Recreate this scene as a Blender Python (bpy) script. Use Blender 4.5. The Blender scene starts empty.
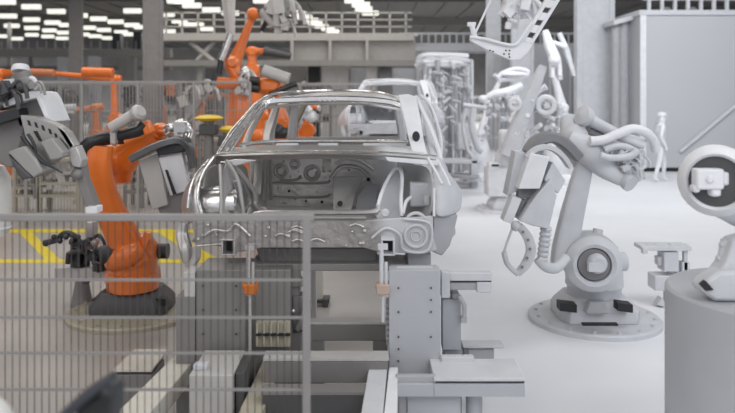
import bpy, bmesh, math, random
from mathutils import Vector, Matrix
random.seed(7)
scene = bpy.context.scene
col = scene.collection
PI = math.pi
F, HZ, H, CX = 715.0, 95.0, 2.15, 367.5

def P(px, py, d):
    return Vector(((px-CX)*d/F, d, H-(py-HZ)*d/F))
def DF(py):
    return F*H/(py-HZ)
def S(npx, d):
    return npx*d/F

# ------------------------------------------------------------------ materials
MATS = {}
def mat(name, c, rough=0.6, metal=0.0, coat=0.0, var=0.06, vs=6.0, bump=0.0, bs=20.0, emit=0.0, alpha=1.0):
    m = bpy.data.materials.new(name); m.use_nodes = True
    nt = m.node_tree; b = nt.nodes['Principled BSDF']
    tc = nt.nodes.new('ShaderNodeTexCoord')
    n = nt.nodes.new('ShaderNodeTexNoise'); n.inputs['Scale'].default_value = vs; n.inputs['Detail'].default_value = 3
    nt.links.new(tc.outputs['Object'], n.inputs['Vector'])
    r = nt.nodes.new('ShaderNodeValToRGB')
    r.color_ramp.elements[0].position = .3; r.color_ramp.elements[1].position = .7
    r.color_ramp.elements[0].color = (*[max(0, x*(1-var)) for x in c], 1)
    r.color_ramp.elements[1].color = (*[min(1, x*(1+var)) for x in c], 1)
    nt.links.new(n.outputs['Fac'], r.inputs['Fac']); nt.links.new(r.outputs['Color'], b.inputs['Base Color'])
    b.inputs['Roughness'].default_value = rough; b.inputs['Metallic'].default_value = metal
    b.inputs['Coat Weight'].default_value = coat; b.inputs['Coat Roughness'].default_value = .15
    if bump:
        n2 = nt.nodes.new('ShaderNodeTexNoise'); n2.inputs['Scale'].default_value = bs; n2.inputs['Detail'].default_value = 2
        nt.links.new(tc.outputs['Object'], n2.inputs['Vector'])
        bp = nt.nodes.new('ShaderNodeBump'); bp.inputs['Strength'].default_value = bump; bp.inputs['Distance'].default_value = .02
        nt.links.new(n2.outputs['Fac'], bp.inputs['Height']); nt.links.new(bp.outputs['Normal'], b.inputs['Normal'])
    if emit:
        nt.links.new(r.outputs['Color'], b.inputs['Emission Color']); b.inputs['Emission Strength'].default_value = emit
    MATS[name] = m
    return m
white   = mat('white_clay', (.70,.705,.73), .55)
white2  = mat('pale_grey_clay', (.54,.55,.575), .55)
clayg   = mat('mid_grey_clay', (.36,.365,.385), .6)
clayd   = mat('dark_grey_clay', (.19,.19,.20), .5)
black   = mat('black_gap', (.012,.012,.014), .6)
rubber  = mat('black_rubber', (.022,.023,.026), .38)
orange  = mat('orange_paint', (.74,.165,.014), .33, coat=.5)
orangef = mat('orange_paint_veiled', (.55,.19,.085), .55)  # orange paled in the colour to imitate the veil of the mesh fence
yellow  = mat('yellow_paint', (.80,.55,.05), .5)
steel   = mat('brushed_steel', (.46,.44,.43), .36, .5, bump=.25, bs=14)
chrome  = mat('bright_steel', (.66,.65,.64), .24, .9, bump=.35, bs=11)
greym   = mat('grey_machine_paint', (.19,.18,.175), .45, coat=.15)
greyl   = mat('light_grey_machine_paint', (.46,.445,.43), .42, coat=.15)
greyd   = mat('dark_machine_paint', (.065,.065,.068), .42)
greymid = mat('mid_grey_machine_paint', (.30,.29,.28), .42, coat=.15)
cream   = mat('cream_beam_paint', (.58,.56,.50), .4)
tan     = mat('tan_paint', (.40,.37,.29), .5)
colgrey = mat('column_grey_paint', (.25,.235,.23), .5)
deckm   = mat('platform_grey_paint', (.30,.285,.265), .55)
decklo  = mat('platform_dark_steel', (.20,.19,.18), .6)
wire    = mat('galvanised_wire', (.06,.052,.05), .6, .0)
railm   = mat('galvanised_rail', (.27,.26,.255), .5, .2)
wireb   = mat('far_fence_wire', (.30,.29,.285), .5, .2)
dsteel  = mat('dark_plate_steel', (.13,.13,.135), .35, .6)
bluegry = mat('blue_black_plastic', (.03,.036,.046), .35)
lamp    = mat('lamp_diffuser', (.92,.92,.84), .5, emit=1.0, var=.01)
boxgrey = mat('enclosure_panel', (.46,.47,.49), .55, var=.015, vs=.4)
cylgrey = mat('pedestal_grey', (.40,.41,.435), .6, var=.02)
glassw  = mat('translucent_wrap', (.72,.71,.68), .35)

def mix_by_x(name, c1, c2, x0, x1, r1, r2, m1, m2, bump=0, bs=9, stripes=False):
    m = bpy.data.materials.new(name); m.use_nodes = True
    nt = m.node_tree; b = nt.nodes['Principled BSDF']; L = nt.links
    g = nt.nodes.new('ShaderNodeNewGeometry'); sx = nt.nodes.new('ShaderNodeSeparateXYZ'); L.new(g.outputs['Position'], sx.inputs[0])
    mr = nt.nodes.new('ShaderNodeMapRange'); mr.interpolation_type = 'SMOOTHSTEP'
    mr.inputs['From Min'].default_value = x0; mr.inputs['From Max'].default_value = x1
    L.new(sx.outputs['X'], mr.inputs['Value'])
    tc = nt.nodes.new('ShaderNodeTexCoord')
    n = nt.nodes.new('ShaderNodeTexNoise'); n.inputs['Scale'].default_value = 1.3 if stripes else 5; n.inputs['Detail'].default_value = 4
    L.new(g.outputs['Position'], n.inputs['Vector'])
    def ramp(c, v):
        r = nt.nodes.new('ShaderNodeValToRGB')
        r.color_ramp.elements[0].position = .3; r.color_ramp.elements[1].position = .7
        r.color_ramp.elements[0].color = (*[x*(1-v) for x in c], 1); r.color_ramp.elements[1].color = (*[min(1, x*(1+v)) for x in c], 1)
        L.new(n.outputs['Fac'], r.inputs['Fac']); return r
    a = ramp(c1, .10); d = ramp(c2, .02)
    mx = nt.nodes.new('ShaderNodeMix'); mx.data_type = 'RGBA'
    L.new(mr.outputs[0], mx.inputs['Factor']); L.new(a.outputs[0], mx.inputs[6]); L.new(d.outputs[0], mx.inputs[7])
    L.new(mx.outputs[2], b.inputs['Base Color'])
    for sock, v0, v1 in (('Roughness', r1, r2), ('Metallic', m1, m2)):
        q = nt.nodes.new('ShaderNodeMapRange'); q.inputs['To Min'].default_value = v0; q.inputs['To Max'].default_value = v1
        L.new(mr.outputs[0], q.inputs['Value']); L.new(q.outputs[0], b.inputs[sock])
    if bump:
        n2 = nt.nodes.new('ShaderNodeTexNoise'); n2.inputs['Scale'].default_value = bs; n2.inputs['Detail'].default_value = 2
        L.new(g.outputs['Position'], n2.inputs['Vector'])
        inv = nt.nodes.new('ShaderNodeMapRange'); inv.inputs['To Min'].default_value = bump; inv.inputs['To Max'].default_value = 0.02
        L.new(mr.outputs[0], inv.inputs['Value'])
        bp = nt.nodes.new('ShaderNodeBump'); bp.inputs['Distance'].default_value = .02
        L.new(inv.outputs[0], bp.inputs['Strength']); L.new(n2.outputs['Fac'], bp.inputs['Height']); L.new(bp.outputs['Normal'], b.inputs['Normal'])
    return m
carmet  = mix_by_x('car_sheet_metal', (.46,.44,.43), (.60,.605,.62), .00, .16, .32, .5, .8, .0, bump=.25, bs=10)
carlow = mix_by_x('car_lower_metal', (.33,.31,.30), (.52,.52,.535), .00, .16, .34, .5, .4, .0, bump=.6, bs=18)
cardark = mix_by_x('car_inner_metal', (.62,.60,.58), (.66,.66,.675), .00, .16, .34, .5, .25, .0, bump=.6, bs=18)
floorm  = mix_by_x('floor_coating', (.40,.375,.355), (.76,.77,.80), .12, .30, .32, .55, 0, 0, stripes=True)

# ------------------------------------------------------------------ mesh builder
class M:
    def __init__(s): s.bm = bmesh.new()
    def faces(s, vs, fs):
        v = [s.bm.verts.new(x) for x in vs]
        for f in fs:
            try: s.bm.faces.new([v[i] for i in f])
            except ValueError: pass
        return s
    def box(s, c, size, rot=None):
        R = rot if rot is not None else Matrix.Identity(3)
        c = Vector(c); vs = []
        for x in (-.5,.5):
            for y in (-.5,.5):
                for z in (-.5,.5): vs.append(c + R @ Vector((x*size[0], y*size[1], z*size[2])))
        return s.faces(vs, [(0,1,3,2),(4,6,7,5),(0,4,5,1),(2,3,7,6),(0,2,6,4),(1,5,7,3)])
    def bpx(s, x0, y0, x1, y1, d, th):
        a, b = P(x0, y0, d), P(x1, y1, d)
        return s.box(((a.x+b.x)/2, d+th/2, (a.z+b.z)/2), (abs(b.x-a.x), th, abs(a.z-b.z)))
    def slab(s, pts, th):
        """closed outline of (px,py,depth) points, extruded away by th (metres or vector)"""
        t = th if isinstance(th, Vector) else Vector((0, th, 0))
        a = [P(*p) if not isinstance(p, Vector) else p for p in pts]
        n = len(a); vs = a + [p+t for p in a]
        s.faces(vs, [tuple(range(n)), tuple(range(2*n-1, n-1, -1))] + [(i, (i+1)%n, n+(i+1)%n, n+i) for i in range(n)])
        return s
    def poly(s, pts, d, th): return s.slab([(x, y, d) for x, y in pts], th)
    def ring(s, c, u, v, n): return [c + u*math.cos(2*PI*i/n) + v*math.sin(2*PI*i/n) for i in range(n)]
    def cyl(s, p0, p1, r0, r1=None, n=20, cap=True):
        p0, p1 = Vector(p0), Vector(p1); r1 = r0 if r1 is None else r1
        t = (p1-p0).normalized(); u = t.orthogonal().normalized(); v = t.cross(u)
        vs = s.ring(p0, u*r0, v*r0, n) + s.ring(p1, u*r1, v*r1, n)
        fs = [(i, (i+1)%n, n+(i+1)%n, n+i) for i in range(n)]
        if cap: fs += [tuple(range(n-1,-1,-1)), tuple(range(n, 2*n))]
        return s.faces(vs, fs)
    def lathe(s, prof, c, axis=(0,0,1), n=28):
        """prof: (radius, offset along axis)"""
        t = Vector(axis).normalized(); u = t.orthogonal().normalized(); v = t.cross(u); c = Vector(c)
        vs = []; fs = []
        for r, h in prof: vs += s.ring(c+t*h, u*max(r, 1e-4), v*max(r, 1e-4), n)
        for k in range(len(prof)-1):
            for i in range(n): fs.append((k*n+i, k*n+(i+1)%n, (k+1)*n+(i+1)%n, (k+1)*n+i))
        fs += [tuple(range(n-1,-1,-1)), tuple(range((len(prof)-1)*n, len(prof)*n))]
        return s.faces(vs, fs)
    def sweep(s, pts, rads, n=14, asp=1.0, ref=(0,1,0), sq=1.0, smooth=True):
        """tube along points; asp = size along ref / size in the plane; sq<1 gives a squarer section"""
        p = [Vector(q) for q in pts]; r = list(rads) if hasattr(rads, '__len__') else [rads]*len(p)
        if smooth and len(p) > 2:
            q = []; rr = []
            for i in range(len(p)-1):
                a = p[max(i-1,0)]; b = p[i]; c = p[i+1]; e = p[min(i+2, len(p)-1)]
                for k in range(5):
                    t = k/5
                    q.append(.5*((2*b)+(c-a)*t+(2*a-5*b+4*c-e)*t*t+(3*b-a-3*c+e)*t**3)); rr.append(r[i]*(1-t)+r[i+1]*t)
            q.append(p[-1]); rr.append(r[-1]); p, r = q, rr
        ref = Vector(ref); vs = []; fs = []
        for i, c in enumerate(p):
            t = (p[min(i+1, len(p)-1)]-p[max(i-1,0)]).normalized()
            u = t.cross(ref)
            if u.length < .05: u = t.orthogonal()
            u.normalize(); w = u.cross(t).normalized()
            for k in range(n):
                a = 2*PI*k/n + PI/n; ca, sa = math.cos(a), math.sin(a)
                ca = math.copysign(abs(ca)**sq, ca); sa = math.copysign(abs(sa)**sq, sa)
                vs.append(c + u*ca*r[i] + w*sa*r[i]*asp)
        for i in range(len(p)-1):
            for k in range(n): fs.append((i*n+k, i*n+(k+1)%n, (i+1)*n+(k+1)%n, (i+1)*n+k))
        fs += [tuple(range(n-1,-1,-1)), tuple(range((len(p)-1)*n, len(p)*n))]
        return s.faces(vs, fs)
    def ball(s, c, r, sc=(1,1,1), n=16):
        c = Vector(c); vs = []; fs = []; m = n//2
        for i in range(1, m):
            a = PI*i/m
            for k in range(n):
                b = 2*PI*k/n; vs.append(c + Vector((r*sc[0]*math.sin(a)*math.cos(b), r*sc[1]*math.sin(a)*math.sin(b), r*sc[2]*math.cos(a))))
        for i in range(m-2):
            for k in range(n): fs.append((i*n+k, (i+1)*n+k, (i+1)*n+(k+1)%n, i*n+(k+1)%n))
        fs += [tuple(range(n)), tuple(range((m-2)*n+n-1, (m-2)*n-1, -1))]
        return s.faces(vs, fs)
    def torus(s, c, R, r, axis=(0,1,0), n=24, m=8):
        t = Vector(axis).normalized(); u = t.orthogonal().normalized(); v = t.cross(u); c = Vector(c); vs = []; fs = []
        for i in range(n):
            a = 2*PI*i/n; e = u*math.cos(a)+v*math.sin(a)
            for k in range(m):
                b = 2*PI*k/m; vs.append(c + e*(R+r*math.cos(b)) + t*r*math.sin(b))
        for i in range(n):
            for k in range(m): fs.append((i*m+k, ((i+1)%n)*m+k, ((i+1)%n)*m+(k+1)%m, i*m+(k+1)%m))
        return s.faces(vs, fs)
    def build(s, name, material, parent=None, bevel=0, loc=None):
        bm = s.bm
        bmesh.ops.recalc_face_normals(bm, faces=bm.faces)
        if loc is None:
            if parent is not None: loc = WL[parent]
            else:
                xs = [v.co for v in bm.verts]
                loc = Vector(((min(v.x for v in xs)+max(v.x for v in xs))/2, (min(v.y for v in xs)+max(v.y for v in xs))/2, min(v.z for v in xs)))
        bmesh.ops.translate(bm, vec=-loc, verts=bm.verts)
        for f in bm.faces: f.smooth = True
        for e in bm.edges:
            if len(e.link_faces) == 2 and e.calc_face_angle(0) > .62: e.smooth = False
        me = bpy.data.meshes.new(name); bm.to_mesh(me); bm.free()
        me.materials.append(material)
        o = bpy.data.objects.new(name, me); col.objects.link(o)
        if parent is not None: o.parent = parent
        else: o.location = loc
        WL[o] = loc.copy(); LAST[0] = o
        if bevel:
            b = o.modifiers.new('bevel', 'BEVEL'); b.width = bevel; b.segments = 2; b.limit_method = 'ANGLE'; b.angle_limit = .7
            b.use_clamp_overlap = True
        return o
def cluster(q, px, py, w, h, d, n, r0, r1, th=.2):
    """tightly packed fittings (small blocks, stubs and bent pipes) of one tool head"""
    for k in range(n):
        x = px+random.uniform(-w, w); y = py+random.uniform(-h, h); dd = d+random.uniform(-th, th); a = random.uniform(0, PI)
        rr = random.uniform(r0, r1)
        if k % 3 == 0: q.box(P(x,y,dd), (rr*2.2, rr*1.8, rr*1.6), Matrix.Rotation(a,3,'Y'))
        elif k % 3 == 1:
            v = Vector((math.cos(a), random.uniform(-.5,.5), math.sin(a))).normalized()*rr*2.6; q.cyl(P(x,y,dd)-v*.5, P(x,y,dd)+v*.5, rr*.6, n=10)
        else:
            c = P(x,y,dd); q.sweep([c, c+Vector((rr*1.5,0,rr*1.2)), c+Vector((rr*3,-rr,0)), c+Vector((rr*3.4,-rr,-rr*2))], rr*.35, n=8)
    return q
LAST = [None]
WL = {}
def tag(o, label, cat, group=None, kind=None):
    o['label'] = label; o['category'] = cat
    if group: o['group'] = group
    if kind: o['kind'] = kind
    return o
def struct(o): o['kind'] = 'structure'; return o
def thing(name, label, cat, loc, group=None):
    o = bpy.data.objects.new(name, None); col.objects.link(o); o.location = loc; o.empty_display_size = .1
    WL[o] = Vector(loc); tag(o, label, cat, group); return o
def copy_tree(o, parent=None):
    c = o.copy(); col.objects.link(c); c.parent = parent
    for ch in list(o.children): copy_tree(ch, c)
    return c

# ------------------------------------------------------------------ setting
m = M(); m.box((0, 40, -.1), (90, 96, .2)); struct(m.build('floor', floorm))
CZ = 8.2
m = M(); m.box((0, 44, CZ+.1), (110, 100, .2))
for i in range(60): m.box((-54+i*1.85, 44, CZ-.05), (.25, 100, .1))
ceilm = mat('ceiling_sheet', (.13,.128,.128), .7)
struct(m.build('ceiling', ceilm))
wallm = mat('far_wall_panel', (.30,.29,.28), .7, var=.15, vs=.6)
m = M(); m.box((0, 92, 4), (110, .3, 8.2)); struct(m.build('wall_back', wallm))
m = M()
for d, x0, x1 in ((30,-6,30),(42,-40,40),(56,-50,50)): m.box(((x0+x1)/2, d, CZ-.35), (x1-x0, .25, .5))
struct(m.build('trim_1', decklo))

# yellow marking on the floor
def fl(px, py, z=.0): 
    d = F*(H-z)/(py-HZ); return Vector(((px-CX)*d/F, d, z))
m = M()
def strip(a, b, w0, w1=None):
    """floor strip between pixel points on the floor; w vector"""
    pass
def floorpoly(m, pts, th=.004):
    m.slab([fl(*p) for p in pts], Vector((0,0,th)))
floorpoly(m, [(-60,229.5),(262,229.5),(262,232.5),(-60,232.5)])
floorpoly(m, [(-60,259.5),(262,259.5),(262,263),(-60,263)])
for x, x2, w in ((-40,-14,13),(19,45,13),(158,200,16)):
    floorpoly(m, [(x,232.5),(x+w,232.5),(x2+w+2,259.5),(x2,259.5)])
ymark = mat('yellow_floor_paint', (.80,.62,.02), .45, var=.08)
o = m.build('floor_marking', ymark); tag(o, 'yellow striped walkway marking painted on the grey floor behind the orange robot', 'floor marking')

# columns
def column(px0, px1, d, mt, label, name='steel_column', fl_=True):
    w = S(px1-px0, d); x = ((px0+px1)/2-CX)*d/F
    m = M(); m.box((x, d+w*.15, CZ/2), (w*.74, w*.24, CZ))
    m.box((x-w*.43, d+w*.15, CZ/2), (w*.14, w*.3, CZ)); m.box((x+w*.43, d+w*.15, CZ/2), (w*.14, w*.3, CZ))
    t = thing(name, label, 'column', (x, d+w/2, 0)); m.build('shaft', mt, t, .01)
    m = M(); m.box((x, d+w*.15, .03), (w*1.3, w*.7, .06)); m.build('base_plate', mt, t)
column(142.5,162, 20, colgrey, 'broad grey steel column at left, tall and nearest of the grey columns')
column(68.5,82, 34, colgrey, 'thinner grey steel column far away among ceiling lights at left')
column(7,11, 48, colgrey, 'very thin distant grey column near left edge')
column(577,615, 21.5, white2, 'broadest white column behind the white robot, beside the big enclosure')
column(512,534, 24, white2, 'white column behind the hanging perforated arm')
column(486.5,501, 28, white2, 'narrow white column left of the perforated arm')

# ------------------------------------------------------------------ ceiling lights
LP = [(20,7),(115,25),(207,42),(290,57),(362,69),(425,80),(485,92),(520,100),(30,59),(116,72),(193,83),(245,92),(325,102),(382,110),(445,118),(470,126),
      (43,95),(117,103),(182,112),(235,120),(305,127),(350,133),(397,140),(10,133),(62,142),(117,128),(176,134),(228,141),(487,40),(650,3),(705,20),(610,53),(660,78),(700,90),(620,115)]
LQ = [(15,3),(115,36),(185,48),(25,90),(60,90),(100,107),(305,2),(360,18),(413,35),(432,50),(457,63),(480,74),(497,85),(520,97),(545,106),(562,115),(640,2),(665,17),(675,33),(700,48)]
L3 = [(x/3.675, y/3.675) for x, y in LP] + [(180+x/3.675, y/3.675) for x, y in LQ]
HLt = 7.15
def lightroot():
    t = thing('ceiling_light', 'flat rectangular lamp glowing in the rows under the dark ceiling', 'ceiling light', (0,0,HLt), 'rectangular lamps in rows under the ceiling')
    m = M(); m.box((0,0,HLt+.17), (1.06, .4, .08)); m.build('housing', decklo, t)
    m = M(); m.box((0,0,HLt), (1.0, .3, .26)); m.build('diffuser', lamp, t)
    return t
lr = lightroot()
for i, (x, y) in enumerate(L3):
    d = F*(HLt-H)/(HZ-y)
    o = lr if i == 0 else copy_tree(lr)
    o.location = ((x-CX)*d/F, d, HLt)

# ------------------------------------------------------------------ platforms behind
def bxp(m, x0, y0, x1, y1, d, th=.3): m.bpx(x0, y0, x1, y1, d, th); return m
t = thing('steel_platform', 'grey steel platform with deep girder and handrail crossing above the car', 'platform', P(290,167,30))
bxp(M(), 160,33,414,40.5, 30, .9).build('deck', deckm, t)
m = M(); bxp(m, 290,40.5,416,60,30.3,.2)
for x in (292,330,367): bxp(m, x-1.5,40.5,x+1.5,60,30,.3)
m.build('girder', deckm, t)
bxp(M(), 160,60,416,66,30,.5).build('lower_beam', decklo, t)
m = M()
for x in range(165, 414, 16): bxp(m, x, 12, x+1.8, 33, 30.1, .08)
for y in (12, 19, 26): bxp(m, 163, y, 412, y+1.3, 30.1, .06)
m.build('handrail', deckm, t)
for x0, x1 in ((366,376),(196,201)):
    a = P(x0, 60, 30.1); b = P(x1, 60, 30.1); M().box(((a.x+b.x)/2, 30.4, a.z/2), (b.x-a.x, .3, a.z)).build('post', deckm, t)
m = M(); m.cyl(P(190,42,30.3), P(214,62,30.3), .12); m.cyl(P(214,42,30.3), P(196,62,30.3), .1); m.build('brace', deckm, t)

t = thing('steel_platform', 'long low grey steel gallery at far left behind the grey columns', 'platform', P(60,150,40))
bxp(M(), -40,49,170,57,40,.6).build('upper_beam', deckm, t)
bxp(M(), -40,66,170,70,40,.6).build('lower_beam', decklo, t)
m = M()
for x in range(-36, 168, 9): bxp(m, x, 41, x+1.3, 49, 40.1, .1)
m.build('handrail', deckm, t)
for x in (-10,30,98,132):
    a = P(x, 57, 40.2); M().box((a.x, 40.4, a.z/2), (.22, .22, a.z)).build('post', decklo, t)

t = thing('steel_platform', 'pale grey platform with handrail behind the hanging perforated arm', 'platform', P(480,150,33))
bxp(M(), 396,45,600,51,33,2).build('deck', white2, t)
bxp(M(), 396,33,418,36,32.2,.5).build('landing', white2, t)
m = M()
for x in range(400, 600, 7): bxp(m, x, 33, x+1.4, 45, 33, .08)
bxp(m, 399, 32.5, 600, 34.5, 32.98, .12); bxp(m, 399, 43, 600, 45.4, 32.98, .12)
m.build('handrail', white2, t)
m = M(); m.cyl(P(375,62,30.5), P(396,46,31), .15); m.build('brace', white2, t)
for x in (420, 452, 560):
    a = P(x, 51, 33.2); M().box((a.x, 33.4, a.z/2), (.3, .3, a.z)).build('post', white2, t)
# things stored under / on the platforms
cabs = [(308,66,320,96,32,black,'black open doorway cabinet under the girder'),(322,66,349,92,32,greyl,'pale grey cabinet under the girder left of the post'),
        (350,68,366,92,32.5,white2,'whitish cabinet under the girder beside the post'),(378,66,392,88,31.5,greym,'mid grey cabinet right of the girder post'),
        (288,68,306,95,33,greym,'mid grey cabinet left of the black cabinet'),(393,68,425,90,34,white2,'pale cabinet low behind the second car roof'),
        (205,67,222,90,28,greyd,'dark tall cabinet behind the arm of the tall orange robot'),(88,56,97,80,38,white2,'narrow whitish cabinet at the far end left of the broad column'),
        (57,57,66,76,38,white2,'small whitish cabinet left of the far thin column'),(112,33,120,50,40.25,bluegry,'dark blue cabinet on the far gallery, left one'),
        (133,32,141,52,40.25,bluegry,'dark blue cabinet on the far gallery, beside the broad column'),(118,58,134,82,37,greym,'grey cabinet on the far floor left of the broad column')]
for x0,y0,x1,y1,d,mt,lb in cabs:
    floorlvl = y1 > 70
    zt = P(0,y0,d).z; zb = 0 if floorlvl else P(0,49,40).z
    a, b = P(x0,y0,d), P(x1,y0,d)
    t = thing('cabinet', lb, 'cabinet', ((a.x+b.x)/2, d+.3, zb))
    M().box(((a.x+b.x)/2, d+.3, (zt+zb)/2), (b.x-a.x, .6, zt-zb)).build('body', mt, t, .02)
    w = (b.x-a.x)*.42
    for s in (-1,1): M().box(((a.x+b.x)/2+s*(b.x-a.x)*.235, d-.015, (zt+zb)/2), (w, .03, (zt-zb)*.92)).build('door', mt, t); M().box(((a.x+b.x)/2+s*.03*(b.x-a.x), d-.05, (zt+zb)/2), (.03,.03,.25)).build('handle', greyd, LAST[0])

# enclosure at right
D = 20
t = thing('machine_enclosure', 'huge pale grey panelled enclosure filling the right side behind the person', 'enclosure', (11, 22, 0))
x0 = P(641,0,D).x; zt = P(0,14.5,D).z
M().box(((x0+17)/2, D+2.5, zt/2+.06), (17-x0, 5, zt-.12)).build('panel_wall', boxgrey, t)
M().box((x0+.05, D-.02, zt/2+.05), (.16, .06, zt-.1)).build('corner_post', white, t)
M().box(((x0+17)/2, D+2.5, zt+.05), (17-x0+.15, 5.15, .14)).build('roof_edge', white2, t)
m = M()
for x in range(648, 760, 13): bxp(m, x, 0, x+3, 12.5, D+.1, .08)
bxp(m, 643, -4, 780, 0, D+.1, .1); m.build('handrail', white2, t)
M().cyl(P(680,152,D-.05), P(745,98,D-.05), .05).build('diagonal_brace', white2, t)
M().box(((x0+17)/2, D+.3, .09), (17-x0, .5, .16)).build('gap_shade', black, t)  # black strip standing in for the shaded gap under the enclosure
for px in (667, 693):
    M().lathe([(.0,-.1),(.13,-.1),(.13,.02),(.08,.05)], P(px,11.5,D+.1), (0,-1,0), 12).build('roof_clamp', clayd, t)
t = thing('ventilation_duct', 'grey upright duct with rounded ribs between white column and enclosure', 'duct', P(627,165,20.6))
m = M(); zt2 = P(0,19,20.6).z
for px, r in ((617,4.5),(625,5.5),(633,4)):
    a = P(px,100,20.8); m.cyl((a.x,20.9,0), (a.x,20.9,zt2), S(r,20.6))
m.build('shaft', clayg, t)
M().slab([(614,20,20.5),(636,14.5,20.5),(636,19,20.5),(614,25,20.5)], .9).build('hood', white2, t)
# big dim box left of the broad column
t = thing('machine_enclosure', 'grey boxy enclosure standing between the two nearest white columns', 'enclosure', P(552,165,26))
a, b = P(500,45,26), P(600,45,26)
M().box(((a.x+b.x)/2, 26.6, a.z/2), (b.x-a.x, 1.2, a.z)).build('panel_wall', clayg, t)
m = M()
for k in range(5): m.box((a.x+(k+.5)*(b.x-a.x)/5, 25.98, a.z/2), (.05, .04, a.z*.95))
m.build('seam', white2, t)

# ------------------------------------------------------------------ fences
def fence(x0, x1, d, ztop, zbot, label, wsp, wr, mt, rmt, nposts, postw, bars, x1d=None):
    t = thing('mesh_fence', label, 'fence', ((x0+x1)/2, d, 0))
    M().box(((x0+x1)/2, d, ztop), (x1-x0, postw*.8, postw*.9)).build('top_rail', rmt, t)
    for k in range(nposts):
        x = x1 - (x1-x0)*k/max(1, nposts-1) if nposts > 1 else x1
        M().box((x, d, ztop/2), (postw, postw, ztop)).build('post', rmt, t)
    m = M(); n = int((x1-x0)/wsp)
    for k in range(n):
        x = x1-(k+1)*wsp; m.cyl((x, d, zbot), (x, d, ztop), wr, n=6)
    for z in bars: m.cyl((x0, d, z), (x1, d, z), wr*1.2, n=6)
    m.build('wire_mesh', mt, t)
    return t
d = 2.9
t = thing('mesh_fence', 'near wire mesh guard fence with grey top rail and post across the lower left', 'fence', (P(150,0,d).x, d, 0))
xa, xb = P(-60,0,d).x, P(306.5,0,d).x
zr = P(0,217.3,d).z
M().box(((xa+xb)/2+.016, d, zr), (xb-xa+.03, .03, S(7,d))).build('top_rail', railm, t, .004)
for x in (xb, xa): M().box((x, d, zr/2), (S(7.5,d), .035, zr)).build('post', railm, t, .003)
m = M(); x = xb-S(7.4,d)
while x > xa: m.cyl((x, d, .05), (x, d, zr), .0021, n=6); x -= S(7.35,d)
m.build('wire_mesh', wire, t)
for y in (279.5, 317, 352.5, 389):
    z = P(0,y,d).z; M().box(((xa+xb)/2, d-.006, z), (xb-xa, .006, S(2.6,d))).build('cross_bar', railm, t)

fence(P(-30,0,11.55).x, P(250,0,11.55).x, 11.55, P(0,82,11.55).z, .12, 'wire mesh fence of the cell behind the near orange robot', .05, .0048, wireb, wireb, 6, .04, [.12,.7,1.3,1.9])
fence(P(-60,0,19).x, P(360,0,19).x, 19, P(0,84,19).z, .12, 'second farther wire mesh fence behind the cell of orange robots', .09, .010, wireb, wireb, 8, .07, [.12,.9,1.6])
fence(P(418,0,21).x, P(520,0,21).x, 21, P(0,97,21).z, .12, 'pale wire mesh fence behind the white machines in the middle', .12, .008, white2, white2, 4, .07, [.12,.9,1.6])

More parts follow.
